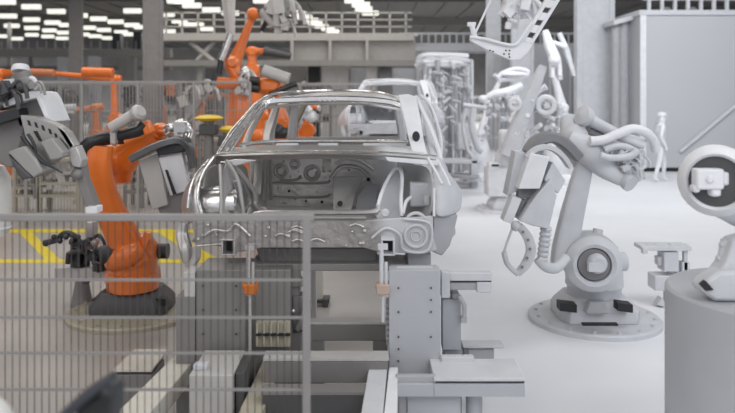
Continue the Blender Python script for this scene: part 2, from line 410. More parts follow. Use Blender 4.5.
# ------------------------------------------------------------------ robots
def robot(label, base, j2, j3, wr, tip, s=1.0, body=orange, dark=rubber, plate=tan, lat=(0,1,0), group=None, drum_dir=None, full=True, base_mat=None, thick=1.0, name='industrial_robot', arm_pts=None, arm_rad=None, arm_sq=.6, pr=.62):
    base = Vector(base); j2, j3, wr, tip = map(Vector, (j2, j3, wr, tip)); lat = Vector(lat).normalized()
    t = thing(name, label, 'robot', base, group)
    X, Y, Z = base
    q = M(); q.lathe([(0,0),(pr*s,0),(pr*s,.035*s),((pr-.02)*s,.05*s),(.0,.05*s)], base, n=48)
    for k in range(16):
        a = 2*PI*k/16+.1; q.lathe([(.018*s,.05*s),(.018*s,.07*s)], base+Vector(((pr-.07)*s*math.cos(a), (pr-.07)*s*math.sin(a), 0)), n=8)
    q.build('base_plate', plate, t)
    q = M(); w = .37*s; h0 = .05*s; h1 = .26*s
    oc = [(-.85,-1),(.85,-1),(1,-.6),(1,.6),(.85,1),(-.85,1),(-1,.6),(-1,-.6)]
    vs = [Vector((X+a*w, Y+b*w*.8, Z+h0)) for a, b in oc] + [Vector((X+a*w, Y+b*w*.8, Z+h0+.1*s)) for a, b in oc] + [Vector((X+a*w*.72, Y+b*w*.6, Z+h1)) for a, b in oc]
    fs = [tuple(range(7,-1,-1)), tuple(range(16,24))] + [(i,(i+1)%8,8+(i+1)%8,8+i) for i in range(8)] + [(8+i,8+(i+1)%8,16+(i+1)%8,16+i) for i in range(8)]
    q.faces(vs, fs); q.build('base', base_mat or body, t, .01)
    # turning column
    q = M(); zc = j2.z - base.z
    q.lathe([(0,h1-.01),(.25*s,h1-.01),(.25*s,h1+.06*s),(.27*s,h1+.09*s),(.26*s,max(h1+.1*s, zc*.8)),(.2*s,zc)], base, n=32)
    q.build('turning_column', body, t, .006)
    q = M(); r = .19*s*thick
    q.lathe([(0,-.24*s),(r*.85,-.24*s),(r,-.20*s),(r,.16*s),(r*.7,.2*s),(0,.2*s)], j2, lat); sj = q.build('shoulder_joint', body, t)
    q = M(); q.lathe([(0,.0),(.085*s,0),(.085*s,.17*s),(.06*s,.19*s),(0,.19*s)], j2+lat*.2*s+Vector((0,0,.01)), lat, 18)
    q.build('shoulder_motor', dark, sj)
    # link arm
    q = M(); off = lat*(-.10*s); dv = (j3-j2)
    ap = [Vector(p) for p in arm_pts] if arm_pts else [j2+off-dv*.06, j2+off+dv*.15, j2+off+dv*.55, j3+off-dv*.05, j3+off+dv*.07]
    q.sweep(ap, arm_rad or [.12*s*thick,.145*s*thick,.115*s*thick,.11*s*thick,.07*s*thick], n=16, asp=.7, ref=lat, sq=arm_sq); q.build('link_arm', body, t)
    q = M(); r = .145*s*thick
    q.lathe([(0,-.22*s),(r*.6,-.22*s),(r,-.17*s),(r,.15*s),(r*.8,.18*s),(0,.18*s)], j3+lat*.02*s, lat, 24); q.build('elbow_joint', body, t)
    # forearm
    fv = (wr-j3); fd = fv.normalized(); up = lat.cross(fd).normalized()
    if up.z < 0: up = -up
    q = M(); q.sweep([j3-fd*.16*s+up*.02, j3+fv*.1, j3+fv*.5, wr-fd*.05*s, wr], [.12*s*thick,.145*s*thick,.10*s*thick,.075*s*thick,.06*s*thick], n=16, ref=lat, sq=.8)
    fa = q.build('forearm', body, t)
    if full:
        for k in (-1,0,1):
            q = M(); c = j3-fd*.16*s+lat*k*.085*s+up*(.04 if k else .09)*s
            q.lathe([(0,0),(.05*s,0),(.05*s,.15*s),(.035*s,.19*s),(0,.19*s)], c, -fd, 14); q.build('wrist_motor', dark, t)
    q = M(); q.ball(wr, .085*s*thick); q.lathe([(.06*s*thick,-.08*s),(.07*s*thick,.08*s)], wr, lat, 18)
    tv = (tip-wr); q.sweep([wr, wr+tv*.5, tip], [.065*s*thick,.06*s*thick,.05*s*thick], n=14); wo = q.build('wrist', body, t)
    if tv.length > .01:
        q = M(); q.cyl(tip, tip+tv.normalized()*.05*s, .075*s*thick); q.build('mounting_flange', chrome if body is orange else body, wo)
    return t
def hose(t, pts, r, mt=rubber, name='cable_hose', d=None, ribs=False):
    q = M(); pp = [P(*p) if not isinstance(p, Vector) else p for p in pts]
    q.sweep(pp, r, n=12); return q.build(name, mt, t)

# --- near orange robot
d = 7.0; b = fl(133,314); b.z = 0
R1 = robot('orange robot arm with black base behind the near fence at left', b, P(133,258,7.1), P(112,160,7.0), P(160,131,6.9), P(171,131,6.65),
           s=1.0, base_mat=greyd, plate=tan, thick=1.0, group=None,
           arm_pts=[P(138,264,6.8),P(122,235,6.75),P(105,197,6.6),P(99,168,6.5),P(101,146,6.5)], arm_rad=[.13,.15,.122,.112,.105], pr=.62)
# extra bulges of the turning column and the forearm lump
q = M(); q.lathe([(.235,0),(.24,.1),(.235,.16),(.225,.17),(.225,.25),(.23,.26),(.225,.42),(.15,.52),(0,.56)], P(134,288,6.95), n=32); q.sweep([P(112,262,6.8),P(128,254,6.72),P(142,246,6.75)], [.10,.13,.08], n=14); q.box(P(146,240,6.75),(.06,.08,.16), Matrix.Rotation(.3,3,'Y')); q.build('column_shell', orange, R1)
q = M(); q.lathe([(0,-.06),(.07,-.06),(.075,-.04),(.075,.05),(0,.05)], P(163,251,7.0), (1,0,0), 16); q.build('column_motor', rubber, R1)
q = M(); q.lathe([(0,-.1),(.09,-.1),(.09,.1),(0,.1)], P(113,253,6.75), (1,0,.2), 16); q.build('column_motor', rubber, R1)
q = M(); q.sweep([P(122,180,7.0),P(122,163,6.95),P(137,148,6.9),P(156,136,6.85)], [.09,.15,.12,.08], n=16, asp=.8, sq=.8); q.build('forearm_casting', orange, R1)
q = M(); q.box(P(148,128,6.6), (.09,.1,.13), Matrix.Rotation(-.4,3,'Y')); q.build('forearm_casting', orange, R1, .02)
hose(R1, [(82,168,6.6),(82,152,6.5),(93,141,6.45),(115,136,6.6),(138,131,6.6),(146,124,6.6)], .055)
hose(R1, [(86,166,6.75),(86,154,6.72),(93,146,6.7),(106,142,6.7),(124,141,6.75)], .03)
q = M(); q.torus(P(114,137,6.6), .065, .02, (1,.0,.1)); q.box(P(114,135,6.55), (.05,.08,.16)); q.build('hose_clamp', greyl, R1, .01)
q = M(); q.cyl(P(111,128,6.5), P(136,113,6.5), .05); q.lathe([(0,-.03),(.07,-.03),(.075,.02),(.05,.05),(0,.05)], P(138,113,6.48), (.75,-.5,.45), 20); q.build('balance_cylinder', greyl, R1)
# robot base sockets
for px in (98,160):
    q = M(); q.bpx(px-6, 299, px+6, 306, 6.80, .08); q.build('base_socket', black, R1)

# its gripper: panels held at the wrist
G1 = thing('gripper_tool', 'grey panelled gripper tool held by the near orange robot beside the car', 'gripper', P(165,180,6.5))
q = M(); q.sweep([P(132,159,6.3),P(148,150,6.3),P(165,143,6.3),P(180,141,6.35),P(190,150,6.4),P(192,168,6.4)], [.035,.035,.035,.035,.035,.02], n=8, asp=2.2, sq=.5); q.build('curved_arm', dsteel, G1)
q = M(); q.slab([(138,160,6.4),(158,152,6.4),(168,205,6.4),(152,210,6.4)], .12); q.build('side_panel', greyl, G1, .01)
q = M(); q.slab([(158,158,6.35),(181,151,6.35),(190,190,6.4),(170,196,6.4)], .1); q.build('front_panel', white, G1, .01)
q = M(); q.slab([(154,146,6.3),(184,143,6.3),(184,152,6.3),(158,156,6.3)], .2); q.build('mount_block', rubber, G1, .01)
q = M(); q.slab([(152,196,6.45),(186,188,6.45),(183,214,6.45),(160,214,6.45)], .16); q.build('lower_box', greym, G1, .01)
q = M(); q.slab([(165,170,6.33),(167,170,6.33),(176,194,6.33),(173,195,6.33)], .02); q.build('slot', black, G1)
q = M(); cluster(q,176,130,9,5,6.5,14,.015,.035,.08); q.cyl(P(171,131,6.6), P(185,128,6.5), .05); q.sweep([P(176,124,6.5),P(184,122,6.5),P(190,132,6.5),P(188,140,6.4)], .03); q.box(P(181,127,6.45),(.1,.12,.09)); q.ball(P(172,128,6.5),.045)
q.build('wrist_adapter', chrome, G1)

# --- big gripper at far left, near
G2 = thing('gripper_tool', 'large grey gripper tool with perforated plate reaching in from the left edge', 'gripper', P(30,130,4.6))
d = 4.6
q = M(); q.lathe([(0,-.02),(.052,-.02),(.056,0),(.05,.02),(0,.02)], P(20.5,69,d), (-.12,.35,1), 20); q.build('cap', white, G2)
q = M(); q.cyl(P(22,72,d), P(27,90,d), .055); q.slab([(12,80,d),(30,84,d),(35,92,d),(10,96,d)], .15); q.build('motor_block', greym, G2, .01)
q = M(); q.sweep([P(24,83,d-.05),P(32,78,d-.05),P(36,84,d-.05),P(34,89,d-.05)], .014); q.slab([(2,80,d),(16,78,d),(18,88,d),(3,90,d)], .2); q.build('white_bracket', white, G2)
q = M(); q.slab([(-20,88,d),(8,84,d),(17,93,d),(8,104,d),(0,110,d),(-20,112,d)], .25); q.build('valve_block', greym, G2, .02)
q = M(); cluster(q,4,92,10,7,d-.1,16,.02,.05,.05); q.build('valve_fittings', greyd, G2)
q = M(); cluster(q,27,84,6,4,d-.1,8,.015,.03,.05); q.build('cable_fittings', greymid, G2)
q = M(); q.slab([(2,104,d-.1),(16,95,d-.1),(31,91,d-.1),(37,92,d-.1),(41,98,d-.1),(51,122,d-.1),(46,122,d-.1),(36,98,d-.1),(24,101,d-.1),(4,108,d-.1)], .3); q.build('skirt_plate', white, G2, .006)
q = M(); q.slab([(14,108,d),(36,98,d),(47,122,d),(20,126,d)], .25); q.build('housing', greym, G2)
q = M(); q.slab([(-25,118,d-.12),(18,108,d-.12),(20,117,d-.12),(-25,130,d-.12)], .3); q.build('black_spacer', rubber, G2)
q = M(); q.slab([(-25,128,d),(20,113,d),(24,122,d),(22,140,d),(12,168,d),(6,167,d),(-25,150,d)], .3); q.build('main_plate', greym, G2, .01)
# solid plate; black slabs stand in for the dark of its slots
q = M(); q.slab([(20,115,d-.2),(36,117,d-.2),(56,125,d-.2),(66,132,d-.2),(74,146,d-.2),(70,149,d-.2),(60,138,d-.2),(63,152,d-.2),(52,164,d-.2),(26,140,d-.2)], .1); q.build('perforated_plate', greymid, G2, .005)
q = M()
for x, y in ((27,120),(34,122),(41,125),(48,128.5),(54,133)): q.slab([(x,y,d-.205),(x+2.4,y+.8,d-.205),(x+4,y+6,d-.205),(x+1.4,y+5,d-.205)], .02)
q.slab([(33,131,d-.205),(37,131,d-.205),(42,141,d-.205),(39,141,d-.205)], .02); q.build('plate_slot', black, G2)
q = M(); q.slab([(40,142,d-.3),(52,138,d-.3),(63,152,d-.3),(62,158,d-.3),(50,161,d-.3)], .1); q.build('pad', greymid, G2, .01)
q = M(); q.sweep([P(22,136,d-.3),P(32,150,d-.3),P(42,161,d-.32),(P(52,167,d-.32)),P(63,173,d-.3)], [.014,.014,.012,.008,.004]); q.sweep([P(28,134,d-.3),P(33,142,d-.3),P(36,152,d-.3)], .01); q.build('cable_hose', rubber, G2)
q = M(); q.slab([(7,152,d-.35),(24,146,d-.35),(36,160,d-.35),(43,172,d-.35),(33,178,d-.35),(24,170,d-.35)], .22); q.build('clamp_box', greymid, G2, .01)
q = M(); q.slab([(7,154,d-.36),(24,170,d-.36),(32,178,d-.36),(22,180,d-.36),(15,170,d-.36)], .2); q.build('clamp_jaw', greyd, G2, .01)
q = M(); q.slab([(56,127,d-.2),(62,127,d-.2),(75,146,d-.2),(70,149,d-.2)], .06); q.slab([(66,150,d-.2),(76,146,d-.2),(82,160,d-.2),(80,168,d-.2),(72,166,d-.2)], .1); q.build('steel_link', steel, G2, .006)
q = M(); q.slab([(72,162,d-.15),(81,160,d-.15),(84,178,d-.15),(97,210,d-.15),(87,210,d-.15),(78,186,d-.15)], .1); q.ball(P(77,174,d-.18),.035); q.build('steel_finger', greym, G2, .006)
q = M(); q.bpx(85,207,97,214,d-.2,.1); q.build('finger_tip', white, G2, .006)
# carrying arm from the left, off frame, reaching the floor
q = M(); q.sweep([P(-20,130,d+.3),P(-70,150,d+.3),Vector((P(-110,0,d).x,d+.3,1.2)),Vector((P(-110,0,d).x,d+.3,0))], [.12,.14,.16,.2]); q.build('support_arm', orange, G2)

# white bell at left edge
t = thing('robot_cover', 'translucent white cover hanging at the left edge above the yellow marking', 'cover', P(-8,236,4.9))
q = M(); d = 4.9
q.lathe([(.0,-.0),(S(13,d),0),(S(18.5,d),.06),(S(18,d),.25),(S(17,d),.40),(S(11,d),.48),(0,.50)], P(-8,236,d), (0,0,1), 28); q.build('shell', glassw, t)
q = M(); q.torus(P(-8,236,d)+Vector((0,0,.06)), S(18,d), .01, (0,0,1)); q.build('rim', white, t)
q = M(); q.cyl((P(-14,0,d).x,d,0), (P(-14,0,d).x,d,P(0,237,d).z), .05); q.build('stand', greym, t)

# black gripper stand behind near fence
t = thing('tool_stand', 'black clamp tool on a grey conical stand left of the orange robot', 'tool stand', fl(82,306))
d = fl(82,306).y
q = M(); q.lathe([(0,0),(S(11,d),0),(S(10,d),.05),(S(6,d),.28),(S(6,d),.32),(0,.32)], fl(82,306), n=20); q.build('cone_base', greym, t)
q = M(); q.bpx(54,268,108,281,d-.1,.3); q.build('tray', greyl, t, .01)
q = M(); q.cyl(P(84,283,d), P(84,240,d), .06); q.bpx(70,242,80,268,d-.15,.15); q.bpx(92,250,104,272,d-.15,.2); q.bpx(66,252,72,262,d-.1,.1); q.build('clamp_block', rubber, t, .01)
q = M(); q.sweep([P(44,243,d-.2),P(56,240,d-.2),P(66,233,d-.2),P(78,238,d-.2)], .03, n=8); q.ball(P(46,243,d-.2),.035)
for k in range(5): q.ball(P(54+k*6,237+(k%2)*4,d-.25),.028)
cluster(q,84,250,16,14,d-.15,22,.02,.05,.1); q.build('clamp_finger', rubber, t)
q = M(); q.bpx(86,222,94,250,d-.1,.12); q.ball(P(95,242,d-.2),.045); q.build('steel_link', steel, t, .01)

# --- far orange robots
GRP = 'orange robots behind the far fence'
def far_robot(label, bx, d, j2, j3, wr, tip, s, body=orange, **k):
    return robot(label, (P(bx,0,d).x, d, 0), P(*j2,d), P(*j3,d), P(*wr,d-.1), P(*tip,d-.15), s=s, body=body, group=GRP, full=False, **k)
r = far_robot('tall orange robot behind the car with its arm raised to the ceiling lamps', 241, 14.4, (244,92), (234,63), (252,18), (260,15), 1.15, thick=.78)
q = M(); q.ball(P(253,14,14.2), .13); q.build('wrist_ball', orange, r)
hose(r, [(258,12,14.2),(268,12,14.1),(266,22,14.1),(262,30,14.2)], .05)
q = M(); q.cyl(P(221,60,14.1), P(231,34,14.1), .07); q.build('balance_cylinder', chrome, r)
q = M(); q.cyl(P(219,74,14.1), P(221,60,14.1), .06); q.build('cylinder_rod', rubber, r)
q = M(); q.sweep([P(229,58,14.3),P(231,68,14.3),P(240,80,14.3)], .10); q.cyl(P(218,83,14.2), P(241,84,14.2), .12); q.build('link_rod', orange, r)
q = M(); q.sweep([P(243,68,14.1),P(249,78,14.1),P(246,95,14.1)], .08); q.ball(P(245,72,14.1),.11); q.build('tool_holder', chrome, r)
q = M(); cluster(q,244,84,6,10,14.0,16,.04,.09,.1); q.build('tool_fittings', steel, r)
r = far_robot('orange robot directly behind the car, seen through its rear window', 284, 12.4, (284,132), (270,85), (258,84), (252,86), 1.2, thick=1.0)
q = M(); q.cyl(P(263,70,11.8), P(289,79,11.8), .1); q.build('balance_cylinder', greyl, r)
q = M(); q.bpx(256,78,280,94,11.8,.35); q.build('elbow_casting', orange, r, .08)
for yy in (80,88): 
    q = M(); q.cyl(P(250,yy,11.75), P(259,yy+1,11.75), .07); q.build('wrist_motor', rubber, r)
q = M(); q.sweep([P(270,95,11.8),P(290,86,11.8),P(297,84,11.8)], .05); q.build('cable_hose', rubber, r)
q = M(); q.ball(P(277,131,11.7), .13); q.cyl(P(268,133,11.7), P(297,133,11.7), .09); q.build('shoulder_casing', rubber, r)
q = M(); cluster(q,300,113,9,7,11.9,14,.03,.06,.15); q.build('tool_fittings', white2, r)
r = far_robot('small orange robot with a dark welding gun under the steel girder', 252, 17, (253,70), (253,52), (262,51), (266,52), .9)
q = M(); q.cyl(P(264,51,16.7), P(291,56,16.7), .12, .07); q.build('welding_gun', greyd, r)
r = far_robot('orange robot with long level arm under the gallery at left', 116, 17, (116,118), (115,79), (50,73), (32,73), .9, thick=.75)
q = M(); q.cyl(P(83,72,15.3), P(113,73,15.3), .11); q.build('forearm_sleeve', orange, r)
q = M(); q.cyl(P(28,72,15.3), P(54,73,15.3), .08); q.build('tool_tube', orangef, r)
r = far_robot('fence-veiled orange robot with two stubby arms right of the broad column', 160, 21, (160,110), (160,90), (150,86), (146,88), .9, body=orangef)
q = M(); q.cyl(P(154,88,20.7), P(173,86,20.7), .17); q.cyl(P(170,86,20.7), P(170,96,20.7), .14); q.build('second_arm', orangef, r)
r = far_robot('orange robot with low forearm pointing left behind the left gripper', 99, 14.6, (98,135), (97,108), (78,110), (70,109), .8, thick=.8, body=orangef)
q = M(); q.cyl(P(46,108,13.2), P(76,107,13.2), .06); q.cyl(P(46,111,13.2), P(74,112,13.2), .04); q.build('tool_tube', white2, r)
r = far_robot('orange robot half hidden behind the rear window left pillar', 262, 16.6, (258,137), (264,115), (255,113), (250,118), .85)
q = M(); q.ball(P(258,137,13.6), .16); q.build('shoulder_cover', orange, r)
r = far_robot('white and orange robot seen through the middle of the rear window', 305, 15, (308,130), (304,112), (312,106), (318,108), .8)
q = M(); q.ball(P(304,111,14.6), .18, (1,1,.8)); q.ball(P(311,117,14.6),.12); q.build('tool_cover', white, r)
r = far_robot('orange robot at the left edge reaching up beside the gallery', 2, 17, (1,110), (0,74), (14,72), (22,73), .9)
r = far_robot('veiled orange robot low behind the mesh fence right of the broad column', 198, 22, (200,120), (205,96), (222,95), (228,97), .9, body=orangef)
for i, (px, py, w, lb) in enumerate(((209,118,15,'yellow round turntable on a grey post left of the car pillar'),(228,129,9,'small yellow round turntable beside the car left pillar'))):
    d = 10.6; c = P(px,py,d)
    t = thing('turntable', lb, 'turntable', (c.x, d, 0), 'yellow turntables left of the car')
    q = M(); q.lathe([(0,-.05),(S(w*.55,d),-.05),(S(w,d),0),(S(w*.6,d),.04),(0,.05)], c, n=24); q.build('disc', yellow, t)
    q = M(); q.cyl((c.x,d,.0), (c.x,d,c.z-.05), .07); q.lathe([(0,0),(.25,0),(.2,.05),(0,.06)], (c.x,d,0)); q.build('post', greym, t)
    q = M(); q.box((c.x,d,c.z-.17), (.25,.25,.16)); q.build('drive_box', greyd, t, .02)
# grey tooling racks seen through the fence
racks = [(122,140,86,118,24,greyl,'pale far rack just left of the base of the broad grey column'),(164,178,84,116,26,greyl,'pale far rack just right of the broad grey column'),(50,72,88,118,25,greym,'grey far rack below the level orange arm'),(6,26,90,118,23,greym,'grey far rack low at the left edge behind the white cap'),(300,330,86,112,22,greym,'grey far rack seen just above the car roof left of the post'),
         (15,38,168,212,13.1,tan,'tan slanted frame rack low behind the left gripper'),(40,78,160,212,13.1,tan,'tan upright frame rack left of the orange robot arm'),
         (168,200,135,215,12.9,greym,'grey frame rack between orange robot tool and the car'),(178,215,82,118,16,greym,'distant grey tooling rack left of the raised orange robot'),
         (125,142,150,205,13.6,greym,'grey upright rack right behind the orange robot arm'),(204,228,140,200,14.0,tan,'tan tooling rack against the left side of the car')]
for x0,x1,y0,y1,d,mt,lb in racks:
    zt = P(0,y0,d).z; a = P(x0,0,d).x; b = P(x1,0,d).x
    t = thing('tooling_rack', lb, 'rack', ((a+b)/2, d+.2, 0), 'tooling racks behind the near orange robot')
    for x in (a,b):
        for y in (d, d+.45): M().box((x,y,zt/2),(.06,.06,zt)).build('upright', mt, t)
    for z in (.3, zt*.55, zt):
        q = M(); q.box(((a+b)/2, d+.22, z), (b-a, .5, .05)); q.build('shelf', mt, t)
    q = M(); q.cyl((a,d+.1,zt*.55), (b,d+.1,zt*.95), .025); q.build('brace', mt, t)
    q = M(); cluster(q,(x0+x1)/2,(y0*.7+y1*.3),(x1-x0)*.45,(y1-y0)*.25,d+.1,18,.02*d/10,.07*d/10,.1); q.build('fittings', (greym,greyl,greyd)[x0%3], t)
    for k in range(3):
        q = M(); x = a+(k+.5)*(b-a)/3; q.box((x, d+.2, zt*.55+.12), ((b-a)*.22,.25,.2)); q.build('tool_block', (greym, greyl, greyd)[k], t, .02)

# ------------------------------------------------------------------ main white robot
b = fl(594,320); b.z = 0
RW = robot('near white robot arm on a round plate at right of the car', b, P(593,262,6.62), P(578,152,6.6), P(616,172,6.3), P(627,181,6.2), s=1.0,
           body=white2, dark=white2, plate=white2, thick=1.0, full=False, arm_pts=[P(562,268,6.4),P(565,248,6.4),P(572,215,6.4),P(580,182,6.4),P(585,163,6.4)], arm_rad=[.10,.108,.098,.085,.07], arm_sq=.35, pr=.615)
q = M(); q.lathe([(S(15,6.3),.02),(S(17,6.3),-.12),(S(21,6.3),-.14),(S(28,6.3),-.08),(S(29,6.3),.0),(S(28,6.3),.2),(0,.2)], P(592,262,6.35), (.12,1,0), 36); q.build('shoulder_ring', white2, RW)
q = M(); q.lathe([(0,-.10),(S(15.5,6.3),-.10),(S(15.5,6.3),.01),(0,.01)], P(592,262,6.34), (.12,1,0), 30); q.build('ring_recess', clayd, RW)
q = M(); q.lathe([(0,-.16),(S(7,6.3),-.16),(S(9.5,6.3),-.12),(S(9.5,6.3),0),(0,0)], P(595,261,6.3), (.12,1,0), 20); q.box(P(595,267,6.12),(.12,.06,.07)); q.build('shoulder_drive', white2, RW)
q = M(); q.lathe([(0,-.06),(.045,-.06),(.045,.08),(0,.08)], P(597,238,6.4), (.2,.2,1), 14); q.lathe([(0,-.12),(.08,-.12),(.09,0),(.09,.12),(0,.12)], P(612,262,6.6), (1,.2,0), 18); q.bpx(606,247,618,262,6.45,.15); q.build('column_motor', white2, RW)
for x0, x1 in ((560,577),(618,633)):
    q = M(); q.slab([(x0,303,6.42),(x1,305,6.42),(x1,313,6.42),(x0,311,6.42)], .12); q.build('base_socket', black, RW)
q = M(); q.slab([(590,302,6.44),(606,302,6.44),(610,314,6.44),(586,314,6.44)], .1); q.build('base_front_rib', clayg, RW, .01)
q = M(); q.bpx(583,324,618,326,6.28,.05); q.build('plate_slot', black, RW)
q = M(); q.sweep([P(568,118,6.6),P(573,135,6.5),P(575,150,6.5)], [.07,.12,.1], n=18); q.ball(P(575,140,6.45), .125, (1,1,1.3)); q.build('elbow_cover', white2, RW)
q = M(); q.sweep([P(568,140,6.4),P(590,152,6.35),P(606,168,6.3),P(626,183,6.2)], [.10,.135,.10,.04], n=18, sq=.85); q.build('forearm_casting', white2, RW)
q = M(); q.lathe([(0,-.05),(.08,-.05),(.09,-.02),(.09,.03),(0,.06)], P(584,116,6.4), (-.85,-.4,.35), 20); q.cyl(P(586,118,6.42), P(620,136,6.5), .055, .05); q.build('balance_cylinder', white2, RW)
q = M(); q.cyl(P(588,131,6.5), P(606,141,6.5), .05); q.slab([(588,124,6.6),(600,130,6.6),(604,140,6.6),(588,136,6.6)], .1); q.build('inner_bracket', clayd, RW, .01)
q = M(); cluster(q,630,163,12,10,6.25,26,.02,.045,.12); q.build('wrist_fittings', white2, RW)
hose(RW, [(590,141,6.2),(603,140,6.2),(618,134,6.2),(632,129,6.2),(645,132,6.2),(653,140,6.25),(656,150,6.3)], .042, white)
hose(RW, [(616,134,6.3),(628,139,6.3),(644,144,6.3)], .05, white)
hose(RW, [(604,150,6.2),(618,146,6.2),(632,150,6.2),(640,160,6.2)], .035, white2)
hose(RW, [(600,155,6.1),(612,158,6.1),(630,156,6.1),(638,150,6.1)], .03, white2)
q = M(); q.bpx(612,158,632,178,6.35,.2); q.ball(P(634,170,6.3),.07); q.cyl(P(628,165,6.25), P(640,180,6.25), .05); q.ball(P(622,150,6.4),.08); q.bpx(636,150,646,166,6.4,.12); q.build('wrist_tool', white2, RW, .02)

# its gripper
GW = thing('gripper_tool', 'white boxy gripper tool with curved cable chain on the near white robot', 'gripper', P(535,200,6.2))
q = M(); q.sweep([P(528,153,6.1),P(536,142,6.1),P(549,137,6.1),P(562,142,6.1),P(575,155,6.15)], .05, n=8, asp=2.2, sq=.5); q.build('cable_chain', clayd, GW)
q = M(); q.sweep([P(527,158,5.98),P(534,150,5.98),P(547,147,5.98),P(560,154,5.98),P(569,166,6.0)], .024, n=8, asp=2.5, sq=.5); q.build('chain_cover', white2, GW)
q = M(); q.slab([(531,153,5.9),(550,157,5.9),(540,189,5.9),(518,189,5.9)], .25); q.build('upper_box', white, GW, .008)
q = M(); q.slab([(516,151,6.05),(532,153,6.05),(520,190,6.05),(507,196,6.05)], .2); q.build('side_box', white2, GW, .008)
q = M(); q.slab([(553,162,5.95),(566,181,5.95),(558,194,5.95),(544,180,5.95)], .2); q.build('corner_box', white2, GW, .008)
q = M(); q.slab([(513,196,5.95),(522,199,5.95),(512,224,5.95),(503,221,5.95)], .15); q.build('jaw_box', white, GW, .006)
q = M(); q.slab([(536,196,5.9),(551,179,5.9),(557,196,5.9),(549,229,5.9),(533,226,5.9),(519,221,5.9)], .25); q.build('lower_box', white2, GW, .008)
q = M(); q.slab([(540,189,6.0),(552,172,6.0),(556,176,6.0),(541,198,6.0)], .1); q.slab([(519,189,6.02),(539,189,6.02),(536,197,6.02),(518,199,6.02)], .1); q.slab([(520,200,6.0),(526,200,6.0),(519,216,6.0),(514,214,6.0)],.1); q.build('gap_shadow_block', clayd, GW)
q = M()
for k in range(7): q.torus(P(546-k*.6,229+k*5,6.0), .032, .02, (0.05,0,1), 14, 6)
q.cyl(P(546,226,6.0), P(541,264,6.0), .036); q.build('ribbed_hose', white2, GW)
q = M(); q.sweep([P(538,258,6.0),P(545,266,6.0),P(556,268,6.1),P(566,258,6.2)], .045); q.build('ribbed_hose', white2, GW)
q = M(); q.sweep([P(519,226,5.95),P(527,236,5.95),P(531,250,5.95),P(526,264,5.95),P(517,274,5.95)], [.035,.04,.042,.04,.03], n=8, asp=.5, sq=.4); q.build('perforated_finger', white2, GW)
q = M()
for x, y in ((523,232),(528,240),(530,249),(527,258),(522,267)): q.cyl(P(x,y,5.90), P(x,y,5.935), .013, n=10)
q.build('finger_hole', clayd, GW)
q = M(); q.sweep([P(513,226,5.95),P(508,240,5.95),P(504,252,5.95)], .011, n=8); q.sweep([P(504,252,5.95),P(507,263,5.95),P(513,270,5.95),P(518,274,5.95)], .024, n=8); q.ball(P(516,226,5.95),.045); q.build('finger_loop', white2, GW)

# fixture stand
b = fl(668,305); d = b.y
t = thing('fixture_stand', 'small white measuring stand with flat head right of the near white robot', 'stand', b)
q = M(); q.slab([(657,305,d-.1),(665,307,d-.1),(666,303,d-.1),(662,298,d-.1)], .1); q.lathe([(0,0),(.1,0),(.09,.03),(.04,.05),(0,.05)], b); q.build('foot', white2, t)
q = M(); q.cyl(b, P(668,276,d), .045); q.bpx(655,276,684,291,d-.1,.2); q.build('lower_block', white2, t, .01)
q = M(); q.cyl(P(670,290,d), P(670,262,d), .03); q.bpx(664,252,679,272,d-.1,.18); q.bpx(658,257,664,266,d-.05,.1); q.bpx(676,262,681,276,d,.1); q.build('column', white2, t, .01)
q = M(); q.bpx(643,247,692,251,d-.12,.25); q.bpx(643,248,648,254,d-.15,.06); q.bpx(684,250,688,276,d-.05,.05); q.bpx(682,262,690,276,d-.05,.08); q.build('head_plate', white2, t, .005)
q = M(); q.box(P(650,245,d),(.08,.06,.03)); q.box(P(660,245,d),(.1,.08,.02)); q.box(P(675,245,d),(.12,.08,.03)); q.ball(P(686,246,d),.03); q.build('sensor', white2, t, .005)
# pedestal with partial robot
c = P(775,291,3.8); d = 3.8; rr = S(102,d)
t = thing('round_pedestal', 'large grey round pedestal cut by the right edge of the picture', 'pedestal', (c.x, d, 0))
q = M(); q.lathe([(0,0),(rr,0),(rr,c.z-.015),(rr-.015,c.z),(0,c.z)], (c.x,d,0), n=64); q.build('drum', cylgrey, t)
t = thing('industrial_robot', 'white robot with a round dark-centred joint on the pedestal at the right edge', 'robot', (c.x, d, c.z))
def pv(px,py,dd): return P(px,py,dd)
q = M(); q.lathe([(0,0),(.36,0),(.36,.03),(.30,.05),(0,.05)], c, n=40); q.build('base_plate', white2, t)
q = M(); q.slab([(700,290,3.58),(704,282,3.58),(720,272,3.58),(790,268,3.58),(800,302,3.58),(716,302,3.58)], .12); q.build('base', white2, t, .02)
q = M(); q.slab([(701,285,3.565),(706,281,3.565),(714,290,3.565),(706,291,3.565)], .03); q.build('base_socket', black, t)
q = M(); q.slab([(714,294,3.62),(710,284,3.62),(727,262,3.62),(734,240,3.62),(775,230,3.62),(785,294,3.62)], .12); q.build('lower_link', white2, t, .015)
q = M(); q.lathe([(0,-.04),(.025,-.04),(.025,.05),(0,.05)], P(724,249,3.7), (.2,0,1), 14); q.ball(P(724,245,3.7),.026); q.ball(P(719,258,3.7),.018); q.cyl(P(724,250,3.7), P(728,285,3.7), .02); q.build('small_motor', white2, t)
q = M(); q.sweep([P(723,186,3.72),P(745,200,3.76),P(768,222,3.8),P(782,285,3.82)], [.165,.15,.13,.15], n=24, asp=.6, sq=.85); q.build('upper_link', white2, t)
rc = P(716,181,3.55); ax = Vector((rc.x*1.0, rc.y, -.12)).normalized()
q = M(); q.lathe([(S(25,3.5),.02),(S(25.5,3.5),-.05),(S(28,3.5),-.065),(S(34,3.5),-.035),(S(36.5,3.5),.02),(S(36,3.5),.16),(0,.16)], rc, ax, 48); q.build('joint_ring', white, t)
